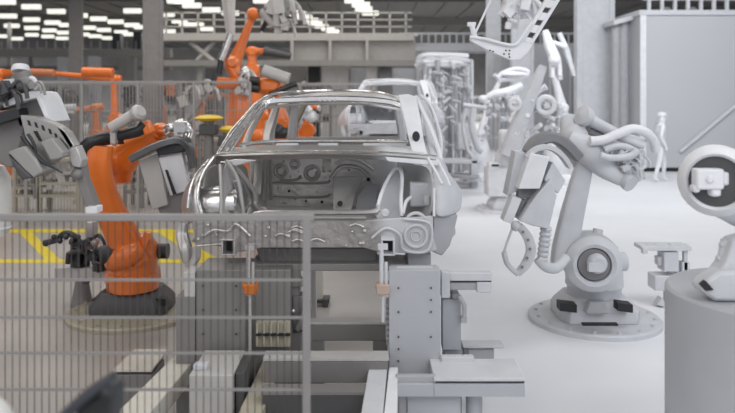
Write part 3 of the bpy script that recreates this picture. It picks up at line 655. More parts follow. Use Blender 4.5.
q = M(); q.lathe([(0,0),(S(26.5,3.5),0),(S(26.5,3.5),.03),(0,.03)], rc-ax*.035, ax, 40); q.build('joint_recess', greyd, t)
q = M(); q.bpx(697,169,725,190,3.47,.07); q.bpx(694,185,701,193,3.48,.06); q.bpx(712,188,722,197,3.48,.06); q.bpx(722,172,730,186,3.49,.05); q.lathe([(0,0),(.02,0),(.02,.03),(0,.03)], P(711,180,3.455), (0,1,0)); q.build('drive_unit', white, t, .012)

# ------------------------------------------------------------------ back white robots
GB = 'white robots behind the car at right'
def wrobot(label, bx, d, j2, j3, wr, tip, s, **k):
    return robot(label, (P(bx,0,d).x, d, 0), P(*j2,d), P(*j3,d), P(*wr,d-.1), P(*tip,d-.15), s=s, body=white, dark=white, plate=white, group=GB, full=False, **k)
r = wrobot('white robot on a block behind the near white robot with arm leaning right', 508, 13.4, (508,150), (518,118), (537,92), (544,88), 1.0, thick=.8)
q = M(); q.sweep([P(508,156,12.9),P(518,128,12.9),P(530,98,12.9),P(543,66,12.9)], [.17,.15,.12,.07], n=12, sq=.5); q.build('leaning_arm', white2, r)
q = M(); q.bpx(488,168,520,197,13.0,.5); q.build('pedestal_block', white, r, .03)
q = M(); q.bpx(501,130,530,154,12.95,.3); q.build('shoulder_block', white, r, .05)
q = M(); q.bpx(489,163,500,170,12.95,.3); q.build('terminal_box', white, r, .02)
q = M(); q.bpx(492,164.5,499,166.5,12.92,.06); q.build('slot', black, r)
q = M(); q.torus(P(515,104,12.7), S(5,12.7), .035, (0.3,1,0)); q.build('joint_ring', white, r)
q = M(); q.torus(P(546,105,12.8), S(8,12.8), .05, (.2,1,.2)); q.ball(P(547,105,12.85), .08); q.build('joint_ring', white, r)
q = M(); q.bpx(534,99,545,112,12.9,.25); q.build('tool_block', white, r, .03)
q = M(); q.bpx(549,120,557,134,12.9,.2); q.cyl(P(560,106,12.85),P(560,128,12.85),.06); q.build('tool_block', white2, r, .03)
q = M()
for k in range(24):
    x = random.uniform(502,556); y = random.uniform(96,140); a = random.uniform(-.9,.5); l = random.uniform(5,13)
    q.cyl(P(x,y,12.95), P(x+l*math.cos(a),y+l*math.sin(a),12.75), random.uniform(.015,.045), n=8)
q.build('tool_hose', white, r)
r = wrobot('white robot lifting a pair of long gripper bars beside the broad column', 556, 17, (558,140), (562,108), (552,66), (552,58), 1.1, thick=.75)
q = M(); q.sweep([P(545,30,15.8),P(549,45,15.8),P(555,60,15.8),P(560,80,15.8)], [.06,.11,.12,.05], n=8, sq=.5); q.build('gripper_bar', white, r)
q = M(); q.sweep([P(559,33,15.9),P(566,50,15.9),P(574,76,15.9)], [.05,.07,.04], n=8, sq=.5); q.build('gripper_bar', white2, r)
q = M(); q.ball(P(554,60,15.6), .13); q.bpx(551,66,555,78,15.6,.2); q.bpx(558,66,562,76,15.6,.2); q.cyl(P(552,42,15.8),P(566,47,15.8),.05); q.build('gripper_foot', white, r, .02)
r = wrobot('white robot whose welding gun hangs left of the leaning white arm', 478, 17.6, (478,140), (488,105), (500,80), (496,76), 1.1, thick=.6)
q = M(); q.sweep([P(498,78,15),P(503,73,15),P(516,69,15),P(528,72,15),P(520,78,15),P(502,80,15)], .05, n=10); q.ball(P(514,74.5,15), .14, (2.0,1,.45)); q.build('welding_gun', white, r)
q = M(); q.sweep([P(484,99,15),P(495,94,15),P(508,92,15),P(522,85,15)], [.05,.09,.11,.08], n=10); q.ball(P(483,99,14.9),.09); q.build('tool_arm', white, r)
q = M(); q.sweep([P(466,108,14.9),P(463,125,14.9),P(467,148,14.9),P(472,156,14.9)], .045, n=8); q.sweep([P(474,108,14.9),P(472,125,14.9),P(477,146,14.9),P(482,152,14.9)], .075, n=8); q.cyl(P(463,105,14.9), P(486,108,14.9), .05); q.build('gun_yoke', white2, r)
q = M()
for k in range(34):
    x = random.uniform(482,520); y = random.uniform(90,142); a = random.uniform(0,PI)
    l = random.uniform(3,9); q.cyl(P(x,y,15.1), P(x+l*math.cos(a),y+l*math.sin(a),14.9), random.uniform(.02,.05), n=8)
q.build('tool_hose', white2, r)
# welding fixture cluster
t = thing('welding_fixture', 'tangled pale welding fixture with pipes behind the second car body', 'fixture', (P(445,0,19.5).x, 19.5, 0))
for k, (y, dx) in enumerate(((54,0),(58,4),(61,-2),(65,3))):
    q = M(); q.sweep([P(418+dx,y+5,19.5),P(424+dx,y+1,19.4),P(438,y+random.uniform(-1,2),19.4),P(454,y+1,19.4),P(468+dx,y+random.uniform(0,5),19.5)], .07, n=8)
    q.build('pipe', (white,white2)[k%2], t)
for k in range(13):
    x = 420+k*4.4+random.uniform(-1,1); dd = 19.6+random.uniform(-.3,.3); a = P(x,random.uniform(58,72),dd)
    q = M(); q.cyl((a.x,dd,0), a, random.uniform(.03,.07), n=8); q.build('upright_pipe', (white2,clayg,white)[k%3], t)
q = M()
for k in range(90):
    x = random.uniform(420,472); y = random.uniform(60,150); a = random.uniform(0,PI); l = random.uniform(3,10)
    q.cyl(P(x,y,19.3), P(x+l*math.cos(a),y+l*math.sin(a),19.1), random.uniform(.02,.055), n=8)
q.build('clamp_cluster', white2, t)
q = M(); q.bpx(458,124,474,150,18.8,.4); q.build('support_box', white2, t, .03)
q = M(); q.bpx(424,126,438,152,19,.4); q.build('support_box', white2, t, .03)
t = thing('parts_trolley', 'low pale trolley with round rollers between the car corner and the white robots', 'trolley', fl(462,190))
d = fl(462,188).y
q = M(); q.bpx(471,146,478,188,d,.3); q.bpx(440,160,482,164,d,.6); q.bpx(466,178,482,182,d-.2,.4); q.build('frame', white2, t, .02)
q = M(); q.lathe([(0,0),(.35,0),(.35,.05),(0,.05)], P(464,177,d), (0,0,1)); q.build('turntable', clayg, t)
q = M(); q.bpx(437,136,444,152,d,.2); q.build('bracket', white2, t, .02)
# overhead tool at top
t = thing('overhead_tool', 'white lumpy robot tool hanging from above in front of the second white column', 'overhead tool', P(517,12,10))
q = M(); q.sweep([Vector((P(516,0,10).x,10,CZ-.12)),P(516,-60,10),P(516,-10,10),P(514,8,10),P(512,24,10)], [.14,.14,.13,.10,.05], n=12); q.build('arm', white, t)
q = M(); cluster(q,517,8,12,8,9.9,26,.04,.10); cluster(q,511,22,4,6,9.9,8,.03,.07); q.cyl(P(505,4,9.9),P(530,10,9.9),.1); q.build('wrist_tool', white, t)
t = thing('overhead_tool', 'grey lumpy tool hanging from above beside the raised orange robot', 'overhead tool', P(275,12,13))
q = M(); q.sweep([Vector((P(280,0,13).x,13,CZ-.12)),P(280,-60,13),P(280,-10,13),P(277,8,13),P(279,28,13)], [.17,.17,.16,.14,.08], n=12); q.build('arm', greyl, t)
q = M(); cluster(q,278,10,9,10,12.8,30,.05,.12); cluster(q,281,26,4,6,12.8,8,.04,.08); q.cyl(P(262,10,12.8),P(275,25,12.8),.08); q.build('wrist_tool', greyl, t)
t = thing('overhead_tool', 'grey tall tool hanging from above left of the raised orange robot', 'overhead tool', P(229,12,15))
q = M(); q.sweep([Vector((P(226,0,15).x,15,CZ-.12)),P(226,-60,15),P(228,-10,15),P(229,10,15),P(231,40,15)], [.16,.16,.16,.13,.08], n=10); q.build('arm', greyl, t)
# perforated hanging arm
t = thing('perforated_gripper', 'white perforated bracket arm hanging from the top edge with a pointed left tip', 'gripper arm', P(520,45,5.2))
d = 5.2
q = M(); 
def lerp(a,b,k): return (a[0]+(b[0]-a[0])*k, a[1]+(b[1]-a[1])*k)
Lf = [(572,-45),(521,41)]; Rt = [(588,-45),(533,44)]
# two rails and webs leave real square holes
rl = [lerp(Lf[0],Rt[0],.28), lerp(Lf[1],Rt[1],.28)]; rr_ = [lerp(Lf[0],Rt[0],.72), lerp(Lf[1],Rt[1],.72)]
q.poly([Lf[0], rl[0], rl[1], Lf[1]], d, .06); q.poly([rr_[0], Rt[0], Rt[1], rr_[1]], d, .06)
N = 7
for k in range(N+1):
    a = k/N-.055; b_ = min(1, k/N+.03)
    a = max(0, a); q.poly([lerp(rl[0],rl[1],a), lerp(rr_[0],rr_[1],a), lerp(rr_[0],rr_[1],b_), lerp(rl[0],rl[1],b_)], d, .06)
q.poly([(521,41),(533,44),(528,52),(520,60),(511,60),(489,51),(471,41),(470,38),(480,38),(504,44.5),(512,47)], d, .06)
q.build('perforated_strap', white, t, .003)
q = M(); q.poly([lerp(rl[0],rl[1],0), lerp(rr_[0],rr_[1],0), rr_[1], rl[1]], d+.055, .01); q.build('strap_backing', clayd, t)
q = M()
for x, y in ((490,50.5),(493,51.5),(504,54),(506,50.5),(509.5,50.5),(509,54),(509.5,57)): q.cyl(P(x,y,d-.004), P(x,y,d+.02), S(.9,d), n=8)
q.build('screw_hole', black, t)
q = M(); q.sweep([P(470,37,d),P(485,39,d-.02),P(500,43,d-.02),P(513,45,d-.02),P(520,40,d-.02),P(532,22,d-.02)], .012, n=8); q.build('edge_flange', white, t)
q = M(); q.cyl(P(472,40,d), P(512,-45,d), .008, n=8); q.bpx(468,22,476,26,d+.02,.05); q.cyl(P(472,26,d+.03),P(475,38,d+.03),.02); q.build('tie_rod', white, t)
q = M(); q.cyl(P(576,-38,d+.03), Vector((P(576,0,d).x,d+.03,CZ)), .06); q.cyl(P(508,-43,d+.03), P(576,-43,d+.03), .03); q.build('hanger', white, t)

# ------------------------------------------------------------------ person
t = thing('person', 'person all in white clay, standing sideways in front of the big grey enclosure', 'person', fl(661,182))
b = fl(661,182); d = b.y
def body_mesh():
    me = bpy.data.meshes.new('body'); hh = 1.72
    J = {'pel':(0,0,.93,.13),'w':(0,0,1.08,.12),'ch':(.0,0,1.27,.155),'nk':(.02,0,1.46,.06),'hd':(.035,0,1.56,.095),'ht':(.045,0,1.66,.08)}
    V = [(0,0,.93),(0,0,1.08),(-.01,0,1.28),(.01,0,1.45),(.03,0,1.53),(.04,0,1.64),
         (-.02,-.10,.88),(-.08,-.10,.50),(-.20,-.10,.09),(-.10,-.11,.04),
         (.03,.10,.88),(.12,.10,.50),(.10,.10,.09),(.21,.11,.04),
         (-.02,-.20,1.40),(-.10,-.25,1.13),(.02,-.24,.90),(.05,-.23,.80),
         (-.01,.20,1.40),(-.06,.24,1.13),(.08,.22,.92),(.12,.21,.83)]
    E = [(0,1),(1,2),(2,3),(3,4),(4,5),(0,6),(6,7),(7,8),(8,9),(0,10),(10,11),(11,12),(12,13),(2,14),(14,15),(15,16),(16,17),(2,18),(18,19),(19,20),(20,21)]
    Rr = [.125,.115,.145,.055,.085,.085,.09,.062,.042,.035,.09,.062,.042,.035,.06,.045,.032,.035,.06,.045,.032,.035]
    me.from_pydata([Vector(v) for v in V], E, []); me.update()
    o = bpy.data.objects.new('body', me); col.objects.link(o)
    sk = o.modifiers.new('skin', 'SKIN'); 
    if not me.skin_vertices: me.attributes
    return o, Rr
o, Rr = body_mesh()
bpy.context.view_layer.objects.active = o
sv = o.data.skin_vertices
if len(sv) == 0:
    o.select_set(True); bpy.ops.mesh.customdata_skin_add(); sv = o.data.skin_vertices
for i, rv in enumerate(Rr): sv[0].data[i].radius = (rv, rv)
sv[0].data[0].use_root = True
sb = o.modifiers.new('sub', 'SUBSURF'); sb.levels = 2; sb.render_levels = 2
o.data.materials.append(white); o.parent = t
q = M(); q.ball(b+Vector((.03,0,1.655)), .115, (1.0,.85,.7)); q.build('hair', white, t)
q = M(); q.sweep([b+Vector((.0,0,1.42)),b+Vector((-.01,0,1.25)),b+Vector((0,0,1.05)),b+Vector((0,0,.86))], [.13,.155,.13,.145], n=16, asp=1.25); q.build('jacket', white2, t)
q = M(); q.ball(b+Vector((.135,0,1.60)), .02, (1.2,.8,1.3)); q.ball(b+Vector((.12,-.04,1.62)),.014); q.ball(b+Vector((.12,.04,1.62)),.014); q.box(b+Vector((.118,0,1.55)),(.02,.05,.01)); q.build('face', white, t)

# ------------------------------------------------------------------ car body
C1 = thing('car_shell', 'bare steel car body shell standing open at the rear in the middle', 'car body', Vector((-.2, 6.3, 1.0)))
def cs(name, pts, th, mt=carmet, bev=.006, parent=None):
    return M().slab(pts, th).build(name, mt, parent or C1, bev)
def grid_surface(rows, th=None):
    """rows of 3d points -> sheet"""
    q = M(); n = len(rows[0]); vs = [p for r in rows for p in r]; fs = []
    for i in range(len(rows)-1):
        for k in range(n-1): fs.append((i*n+k, i*n+k+1, (i+1)*n+k+1, (i+1)*n+k))
    q.faces(vs, fs); return q
def sheet(name, rows, mt, parent, th=.012, sub=2):
    o = grid_surface([[P(*p) for p in r] for r in rows]).build(name, mt, parent)
    s = o.modifiers.new('thick', 'SOLIDIFY'); s.thickness = th; s.offset = 0
    for p in o.data.polygons: p.use_smooth = True
    for e in o.data.edges: e.use_edge_sharp = False
    if sub:
        sb = o.modifiers.new('sub', 'SUBSURF'); sb.levels = sub; sb.render_levels = sub
    return o
# roof: crown arcs left-right and front-back (real x/z in metres)
def roofrow(d, zc, hw, xc, n=9):
    r = []
    for i in range(n):
        u = -1+2*i/(n-1); z = zc - .055*(abs(u)**2.4)
        r.append(Vector((xc+u*hw, d, z)))
    return r
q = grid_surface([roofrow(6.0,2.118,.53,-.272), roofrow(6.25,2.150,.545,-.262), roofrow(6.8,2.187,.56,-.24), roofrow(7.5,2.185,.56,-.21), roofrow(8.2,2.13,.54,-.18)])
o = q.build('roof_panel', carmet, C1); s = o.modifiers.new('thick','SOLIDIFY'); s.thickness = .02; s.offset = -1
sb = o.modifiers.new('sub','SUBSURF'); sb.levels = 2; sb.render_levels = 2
q = M(); q.sweep([P(262,108,5.8),P(270,101.5,5.85),P(300,99.5,5.9),P(333,98.5,5.9),P(366,99.5,5.9),P(390,102,5.88),P(402,106,5.85)], .026, n=8, asp=1.6, sq=.6); q.build('rear_header', chrome, C1)
q = M(); q.sweep([P(266,108,5.75),P(300,104.5,5.8),P(333,103.8,5.8),P(366,104.5,5.8),P(400,109.5,5.78)], .011, n=6); 
q.build('header_lip', carmet, C1)
q = M(); q.sweep([P(258,103,5.9),P(268,96,6.2),P(285,92.5,6.6),P(333,90.5,6.9),P(375,92,6.8),P(398,97.5,6.5)], .013, n=6); q.build('roof_edge_seam', chrome, C1)
q = M(); 
for x in (320,325,330,335): q.box(P(x,100,5.86), (.02,.02,.02))
q.build('header_bracket', white2, C1)
# front header and windscreen pillars, far end
q = M(); q.sweep([Vector((-.70,8.15,2.08)),Vector((-.18,8.25,2.11)),Vector((.34,8.15,2.08))], .03, n=8); q.build('front_header', carmet, C1)
# left rear pillar
cs('rear_pillar', [(213,158,5.15),(230,130,5.4),(254,103,5.75),(265,96,5.9),(275,97,5.9),(267,104,5.85),(246,128,5.5),(228,157,5.15)], .07, chrome, .008)
q = M(); q.sweep([P(219,155,5.1),P(236,130,5.37),P(258,103,5.7),P(268,97.5,5.83)], .013, n=8); q.sweep([P(225,156,5.12),P(243,130,5.42),P(263,106,5.75)], .009, n=8); q.build('pillar_flange', chrome, C1)
# right rear pillar, wide
cs('rear_pillar', [(398,95,5.85),(408,94,5.9),(417,97,5.88),(421,120,5.6),(424,140,5.4),(430,163,5.12),(414,160,5.12),(410,143,5.3),(404,118,5.6)], .06, white, .01)
q = M(); q.lathe([(0,-.004),(.028,-.004),(.028,.012),(0,.012)], P(416,136.5,5.33), (.25,1,-.25), 16)
o = q.build('pillar_hole', black, C1)
for v in o.data.vertices: v.co.z = (v.co.z-(P(416,136.5,5.42).z-1.0))*1.35+(P(416,136.5,5.42).z-1.0)
# side window frame seen beyond the right pillar
q = M(); q.sweep([P(416,97,5.95),P(428,122,5.6),P(437,145,5.4),P(441,160,5.2)], .018, n=8); q.sweep([P(421,96,6.2),P(431,106,6.1),P(440,135,5.8),P(441,155,5.4)], .014, n=8); q.build('window_flange', white, C1)
sheet('body_side', [[(418,97,6.4),(426,100,6.4),(432,112,6.4)],[(424,125,5.8),(433,128,5.8),(438,142,5.8)],[(428,150,5.4),(437,150,5.4),(445,166,5.4)],[(432,165,5.1),(440,160,5.1),(452,176,5.1)]], white2, C1, .015, 2)
# lower pillars / B pillars inside
q = M(); q.sweep([Vector((-.72,7.0,1.55)),Vector((-.74,7.0,1.75)),Vector((-.70,7.0,2.09))], [.05,.045,.04], n=8, sq=.6); q.build('centre_pillar', carmet, C1)
q = M(); q.sweep([P(268,148,5.9),P(270,130,6.3),P(277,106,6.6)], [.05,.045,.03], n=8, sq=.6); q.sweep([P(243,150,5.6),P(252,128,5.9),P(266,104,6.2)], [.03,.025,.02], n=8); q.build('inner_pillar', steel, C1)
q = M(); q.sweep([Vector((.30,7.0,1.55)),Vector((.34,7.0,1.75)),Vector((.28,7.0,2.09))], [.05,.045,.04], n=8, sq=.6); q.build('centre_pillar', white2, C1)
# roof rails, sills along the body
for x0, z, r_, nm in ((-.80,2.07,.035,'roof_rail'),(.27,2.07,.035,'roof_rail')):
    q = M(); q.sweep([Vector((x0,5.95,z)),Vector((x0+.01,7,z+.04)),Vector((x0+.07,8.2,z))], r_, n=8); q.build(nm, carmet, C1)
for x0, mt in ((-1.1,carmet),(.60,white2)):
    q = M(); q.sweep([Vector((x0,5.6,1.08)),Vector((x0+.07,8.4,1.08))], .08, n=8, sq=.5); q.build('sill', mt, C1)
# front windscreen pillars and dashboard carrier far ahead
for x0, x1 in ((-.70,-.98),(.34,.62)):
    q = M(); q.sweep([Vector((x0,8.2,2.08)),Vector((x1,8.9,1.62))], .035, n=8); q.build('front_pillar', carmet, C1)
q = M(); q.box((-.16, 8.95, 1.50), (1.55,.12,.25)); q.box((-.16,9.3,1.15),(1.5,.7,.5)); q.build('front_bulkhead', greym, C1, .03)
# parcel shelf
sheet('parcel_shelf', [[(212,157,5.0),(240,156,5.0),(280,154.5,5.0),(330,154,5.0),(385,155,5.0),(420,158,5.0),(438,161,5.0)],
                       [(215,152,5.08),(240,150.5,5.08),(280,149.5,5.08),(330,149.3,5.08),(385,149.8,5.08),(415,151,5.08),(430,155,5.08)],
                       [(238,146.5,5.9),(255,145,6.0),(285,144.5,6.0),(330,144.5,6.0),(370,144.5,6.0),(400,145,6.0),(412,146,6.0)]], carmet, C1, .012, 2)
cs('shelf_front', [(214,155,5.03),(330,152,5.03),(437,159,5.03),(440,166,5.08),(408,163,5.1),(385,160,5.1),(330,158.5,5.1),(250,160,5.1),(216,165,5.08)], .03, carmet, .008)
q = M(); q.bpx(318,143.5,338,146.5,5.7,.06); q.bpx(363,143.5,402,146.5,5.7,.06); q.bpx(276,143.5,298,146.5,5.75,.05); q.build('shelf_bracket', white2, C1, .005)
q = M(); q.sweep([P(240,145,5.6),P(270,141.5,5.8),P(300,140.8,5.9),P(366,140.8,5.9),P(408,141.5,5.8)], .016, n=8); q.sweep([P(212,159,4.98),P(222,154,4.98),P(280,151.5,4.98),P(366,151.5,4.98),P(437,156,4.98)], .008, n=6); q.build('shelf_edge', chrome, C1)
cs('shelf_gusset', [(218,162,4.97),(236,166,4.97),(258,160,4.97),(236,159,4.97)], .03, chrome, .004)
cs('shelf_gusset', [(385,157,4.97),(440,161,4.97),(442,166,4.97),(388,161.5,4.97)], .03, white, .004)
# seat back bulkhead with pressings
D6 = 6.0
cs('seat_bulkhead', [(250,156,D6),(322,156,D6),(322,172,D6),(331,172,D6),(331,156,D6),(398,156,D6),(390,226,D6),(250,226,D6)], .03, cardark, .004)
q = M()
for x, y, rr in ((281,171,6),(312,173,7)): 
    q.torus(P(x,y,D6-.005), S(rr,D6), .014); q.lathe([(0,-.03),(S(rr*.5,D6),-.03),(S(rr*.9,D6),.0)], P(x,y,D6-.01), (0,1,0), 20)
q.torus(P(295,164,D6), S(4,D6), .014)
for y, x0, x1 in ((183,272,330),(197,272,330),(180,280,302)): q.sweep([P(x0,y,D6-.005),P(x1-8,y,D6-.005),P(x1,y-3,D6-.005)], .012, n=6)
q.sweep([P(265,158,D6-.02),P(265,200,D6-.02),P(262,214,D6-.02)], .02, n=8); q.sweep([P(271,158,D6-.01),P(271,200,D6-.01)], .012, n=8)
for k in range(22): q.ball(P(random.uniform(275,330),random.uniform(160,210),D6), random.uniform(.006,.014), n=8)
q.build('bulkhead_pressing', steel, C1)
q = M(); q.sweep([P(259,160,D6-.2),P(258,185,D6-.25),P(256,200,D6-.3),P(262,212,D6-.6)], [.04,.045,.05,.04], n=10, sq=.6); q.build('bulkhead_post', steel, C1)
# spare wheel / battery plate with arch
q = M(); q.sweep([P(331,178,D6-.02),P(338,169,D6-.02),P(348,166,D6-.02),P(362,170,D6-.02),P(372,182,D6-.02)], .016, n=8); q.sweep([P(335,164,D6-.02),P(346,159,D6-.02),P(360,161,D6-.02),P(374,170,D6-.02)], .012, n=8); q.build('arch_pressing', steel, C1)
cs('battery_plate', [(333,177,5.7),(364,176,5.7),(356,192,5.7),(351,211,5.5),(333,211,5.5)], .03, greyl, .01)
cs('side_plate', [(366,184,5.75),(378,184,5.75),(376,212,5.6),(354,212,5.6),(358,196,5.7)], .03, clayg, .006)
q = M()
for x, y, rr, dd in ((368.5,179.5,2,5.9),(340,203.5,2.8,5.52),(349,170,1,5.9),(289,191,1.4,5.95),(306,201,1.2,5.95),(322,202,1.6,5.9)): q.cyl(P(x,y,dd-.03), P(x,y,dd), S(rr,dd), n=12)
q.build('drain_hole', black, C1)
# trunk side walls
sheet('side_wall', [[(206,165,5.05),(222,162,5.5),(250,160,6.0)],[(200,190,4.98),(222,188,5.5),(250,188,6.0)],[(204,222,4.9),(222,222,5.4),(250,224,6.0)]], cardark, C1, .012, 2)
q = M(); q.lathe([(.0,-.15),(.12,-.15),(.135,-.12),(.135,.13),(.12,.15),(0,.15)], P(216,205,5.05), (1,.15,.05), 28); q.build('wheel_house', chrome, C1)
cs('gusset', [(222,170,4.95),(226,163,4.95),(240,180,5.1),(244,214,5.0),(222,214,4.9)], .03, steel, .008)
cs('gusset', [(233,182,5.0),(240,178,5.0),(252,190,5.2),(252,204,5.2),(242,214,5.0)], .03, chrome, .008)
q = M(); q.sweep([P(220,164,4.93),P(221,190,4.9),P(221,214,4.88)], .012, n=8); q.sweep([P(226,160,4.93),P(238,180,4.95),P(244,216,4.95)], .012, n=8); q.sweep([P(232,163,5.0),P(246,180,5.1),P(255,194,5.2),(P(256,206,5.2)),P(266,214,5.0)], .018, n=8); q.build('stiffener', steel, C1)
sheet('side_wall', [[(432,165,5.05),(415,164,5.5),(396,160,6.0)],[(434,190,4.98),(415,188,5.5),(393,188,6.0)],[(433,222,4.9),(412,222,5.4),(390,224,6.0)]], cardark, C1, .012, 2)
cs('wheel_house', [(398,168,5.3),(393,174,5.3),(384,190,5.2),(375,212,5.0),(378,226,4.95),(402,226,4.95),(402,186,5.1),(404,172,5.3)], .12, white2, .02)
q = M(); q.sweep([P(376,214,4.9),P(382,192,5.0),P(391,174,5.15),P(398,168,5.2),P(402,176,5.1),P(401,200,4.95),P(402,216,4.9)], .014, n=8); q.sweep([P(403,214,4.9),P(406,202,4.95),P(411,197,5.0)], .013, n=8); q.build('stiffener', white, C1)
q = M(); q.bpx(410,183,432,207,5.1,.1); q.bpx(424,196,430,206,5.0,.05); q.build('side_box', white2, C1, .01)
q = M(); q.torus(P(416,223,4.83), S(10,4.8), .012); q.lathe([(0,-.01),(.02,-.01),(.03,.0)], P(385,213,4.85), (0,1,0), 12); q.build('ring_pressing', white2, C1)
# trunk floor and sill
sheet('trunk_floor', [[(205,222,4.85),(300,220,4.85),(433,222,4.85)],[(250,214,5.4),(320,213,5.4),(390,214,5.4)],[(252,206,6.0),(320,205,6.0),(392,206,6.0)]], cardark, C1, .01, 1)
q = M(); q.sweep([P(255,214,4.88),P(268,212.5,4.86),P(320,212.5,4.86),P(372,211.5,4.86),P(378,207,4.9)], .018, n=8, sq=.7); q.sweep([P(262,218,4.8),P(320,217.5,4.8),P(366,217.5,4.8)], .012, n=8); q.build('trunk_sill', carmet, C1)
# quarter panels
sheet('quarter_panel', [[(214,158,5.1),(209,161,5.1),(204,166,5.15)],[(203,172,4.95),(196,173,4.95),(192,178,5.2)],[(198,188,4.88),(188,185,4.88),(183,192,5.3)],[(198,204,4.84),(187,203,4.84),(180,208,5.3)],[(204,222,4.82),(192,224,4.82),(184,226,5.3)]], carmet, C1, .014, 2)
q = M(); q.sweep([P(214,157,4.95),P(204,171,4.9),P(199,186,4.85),P(198,200,4.82),P(202,214,4.8)], .011, n=8); q.sweep([P(209,160,5.0),P(196,175,4.9),P(190,190,4.85),P(188,208,4.82)], .010, n=8); q.build('panel_flange', chrome, C1)
sheet('quarter_panel', [[(429,158,5.1),(436,158,5.1),(443,163,5.15)],[(433,175,4.95),(442,176,4.9),(452,178,5.1)],[(434,188,4.86),(446,186,4.84),(461,186,5.1)],[(434,202,4.84),(447,202,4.82),(463,197,5.1)],[(434,217,4.83),(446,218,4.82),(462,212,5.1)]], white2, C1, .014, 2)
q = M(); q.sweep([P(428,158,4.98),P(436,172,4.9),P(442,184,4.84)], .010, n=8); q.sweep([P(437,160,5.0),P(446,176,4.88),P(450,186,4.84)], .008, n=8); q.sweep([P(434,188,4.82),P(434,216,4.8)], .009, n=8); q.build('panel_flange', white, C1)
cs('bumper_carrier', [(434,217,4.85),(458,215,4.95),(454,232,4.95),(450,246,4.95),(442,256,4.9),(432,252,4.85)], .25, clayg, .01)
# rear valance, one pressed sheet with mounting openings
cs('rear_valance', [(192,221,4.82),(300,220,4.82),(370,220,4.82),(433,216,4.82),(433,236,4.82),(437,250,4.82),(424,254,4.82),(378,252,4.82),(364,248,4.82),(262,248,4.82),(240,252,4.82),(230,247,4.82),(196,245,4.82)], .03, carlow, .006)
q = M(); q.torus(P(416,236,4.81), S(11,4.8), .012); q.torus(P(416,236,4.81), S(5,4.8), .006)
q.sweep([P(372,238,4.8),P(386,228,4.8),P(400,235,4.8),P(404,250,4.8),P(428,250,4.8),P(430,224,4.8),P(404,219,4.8)], .010, n=6)
q.build('valance_pressing', white2, C1)
q = M(); q.sweep([P(204,236,4.8),P(214,230,4.8),P(228,231,4.8),P(236,224,4.8),P(250,236,4.8)], .010, n=6); q.sweep([P(196,246,4.8),P(224,244,4.8)], .008, n=6)
for k in range(20): q.ball(P(random.uniform(196,366),random.uniform(224,246),4.81), random.uniform(.008,.018), n=8)
for k in range(7):
    x = random.uniform(250,350); y = random.uniform(226,242); q.sweep([P(x,y,4.8),P(x+6,y-2,4.8),P(x+14,y+1,4.8)], .007, n=6)
q.build('valance_pressing', steel, C1)
for x0, x1, y0, y1, mt in ((383,393,241,254,white2),(223,233,241,254,steel)):
    q = M(); w = 2
    q.bpx(x0-w,y0-w,x1+w,y0,4.70,.15); q.bpx(x0-w,y1,x1+w,y1+w,4.70,.15); q.bpx(x0-w,y0,x0,y1,4.70,.15); q.bpx(x1,y0,x1+w,y1,4.70,.15); mf = q.build('mounting_frame', mt, C1, .004)
    q = M(); q.bpx(x0,y0,x1,y1,4.80,.02); q.build('mounting_opening', black, mf)
cs('underfloor', [(256,248,5.0),(376,248,5.0),(378,262,5.0),(370,270,5.0),(262,270,5.0)], .8, greym, .01)
cs('underfloor_edge', [(250,264,4.9),(376,264,4.9),(400,264,4.9),(430,266,4.9),(430,271,4.9),(250,271,4.9)], .3, greym, .005)
cs('rear_rail_box', [(408,253,4.9),(431,253,4.9),(431,270,4.9),(408,268,4.9)], .5, clayg, .006)
q = M(); q.sweep([P(184,222,4.9),P(182,234,4.9),P(186,250,4.85),P(188,262,4.85)], [.03,.04,.045,.03], n=8, sq=.7); q.sweep([P(196,246,4.8),P(196,258,4.8),P(188,268,4.8)], .03, n=8); q.build('bumper_bracket', steel, C1)

# second car body (copy, clay)
def recolor(o, mp):
    for c in o.children_recursive:
        if c.type == 'MESH':
            c.data = c.data.copy()
            for i, mm in enumerate(c.data.materials):
                if mm.name in mp: c.data.materials[i] = mp[mm.name]
C2 = copy_tree(C1); C2['label'] = 'second car body, pale grey, farther down the line behind the first'
C2.location = C1.location + Vector((.80, 8.6, .30))
recolor(C2, {'car_sheet_metal':white,'car_inner_metal':white2,'car_lower_metal':white2,'bright_steel':white,'brushed_steel':white2,'grey_machine_paint':clayg,'orange_paint_veiled':white2})
for o in (C1, C2): o['group'] = 'car bodies along the line'
t = thing('car_carrier', 'pale grey carrier frame supporting the second car body', 'carrier', (.50, 15.0, 0))
q = M()
for x in (-.15,1.15): 
    for y in (14.0,16.4): q.box((x,y,.63),(.2,.2,1.26))
q.build('leg', white2, t); q = M(); q.box((.5,14.0,.3),(1.5,.25,.2)); q.box((.5,16.4,.3),(1.5,.25,.2)); q.build('cross_beam', white2, t)

# ------------------------------------------------------------------ fixtures and conveyor
t = thing('lifting_pedestal', 'dark grey bolted pedestal box under the left of the car body, seen through fence', 'pedestal', Vector((P(225,0,4.6).x, 4.8, 0)))
q = M(); q.bpx(196,270,245,374,4.6,.35); q.build('front_cover', greym, t, .005)
q = M(); q.bpx(246,270,290,372,4.75,.3); q.build('side_cover', greym, t, .005)
q = M()
for x in (203,236):
    for y in (286,310,334,358): q.cyl(P(x,y,4.58), P(x,y,4.61), S(1,4.6), n=8)
q.build('bolt', black, t)
a = P(196,374,4.7); b = P(290,374,4.7)
q = M(); q.box(((a.x+b.x)/2, 4.85, a.z/2), (b.x-a.x, .45, a.z)); q.build('foot', greyd, t)
t = thing('guide_column', 'grey stepped guide column at the left end of the left pedestal', 'column', Vector((P(186,0,4.65).x, 4.7, 0)))
q = M(); q.bpx(184,272,195,297,4.6,.2); q.build('upper_block', greyl, t, .004)
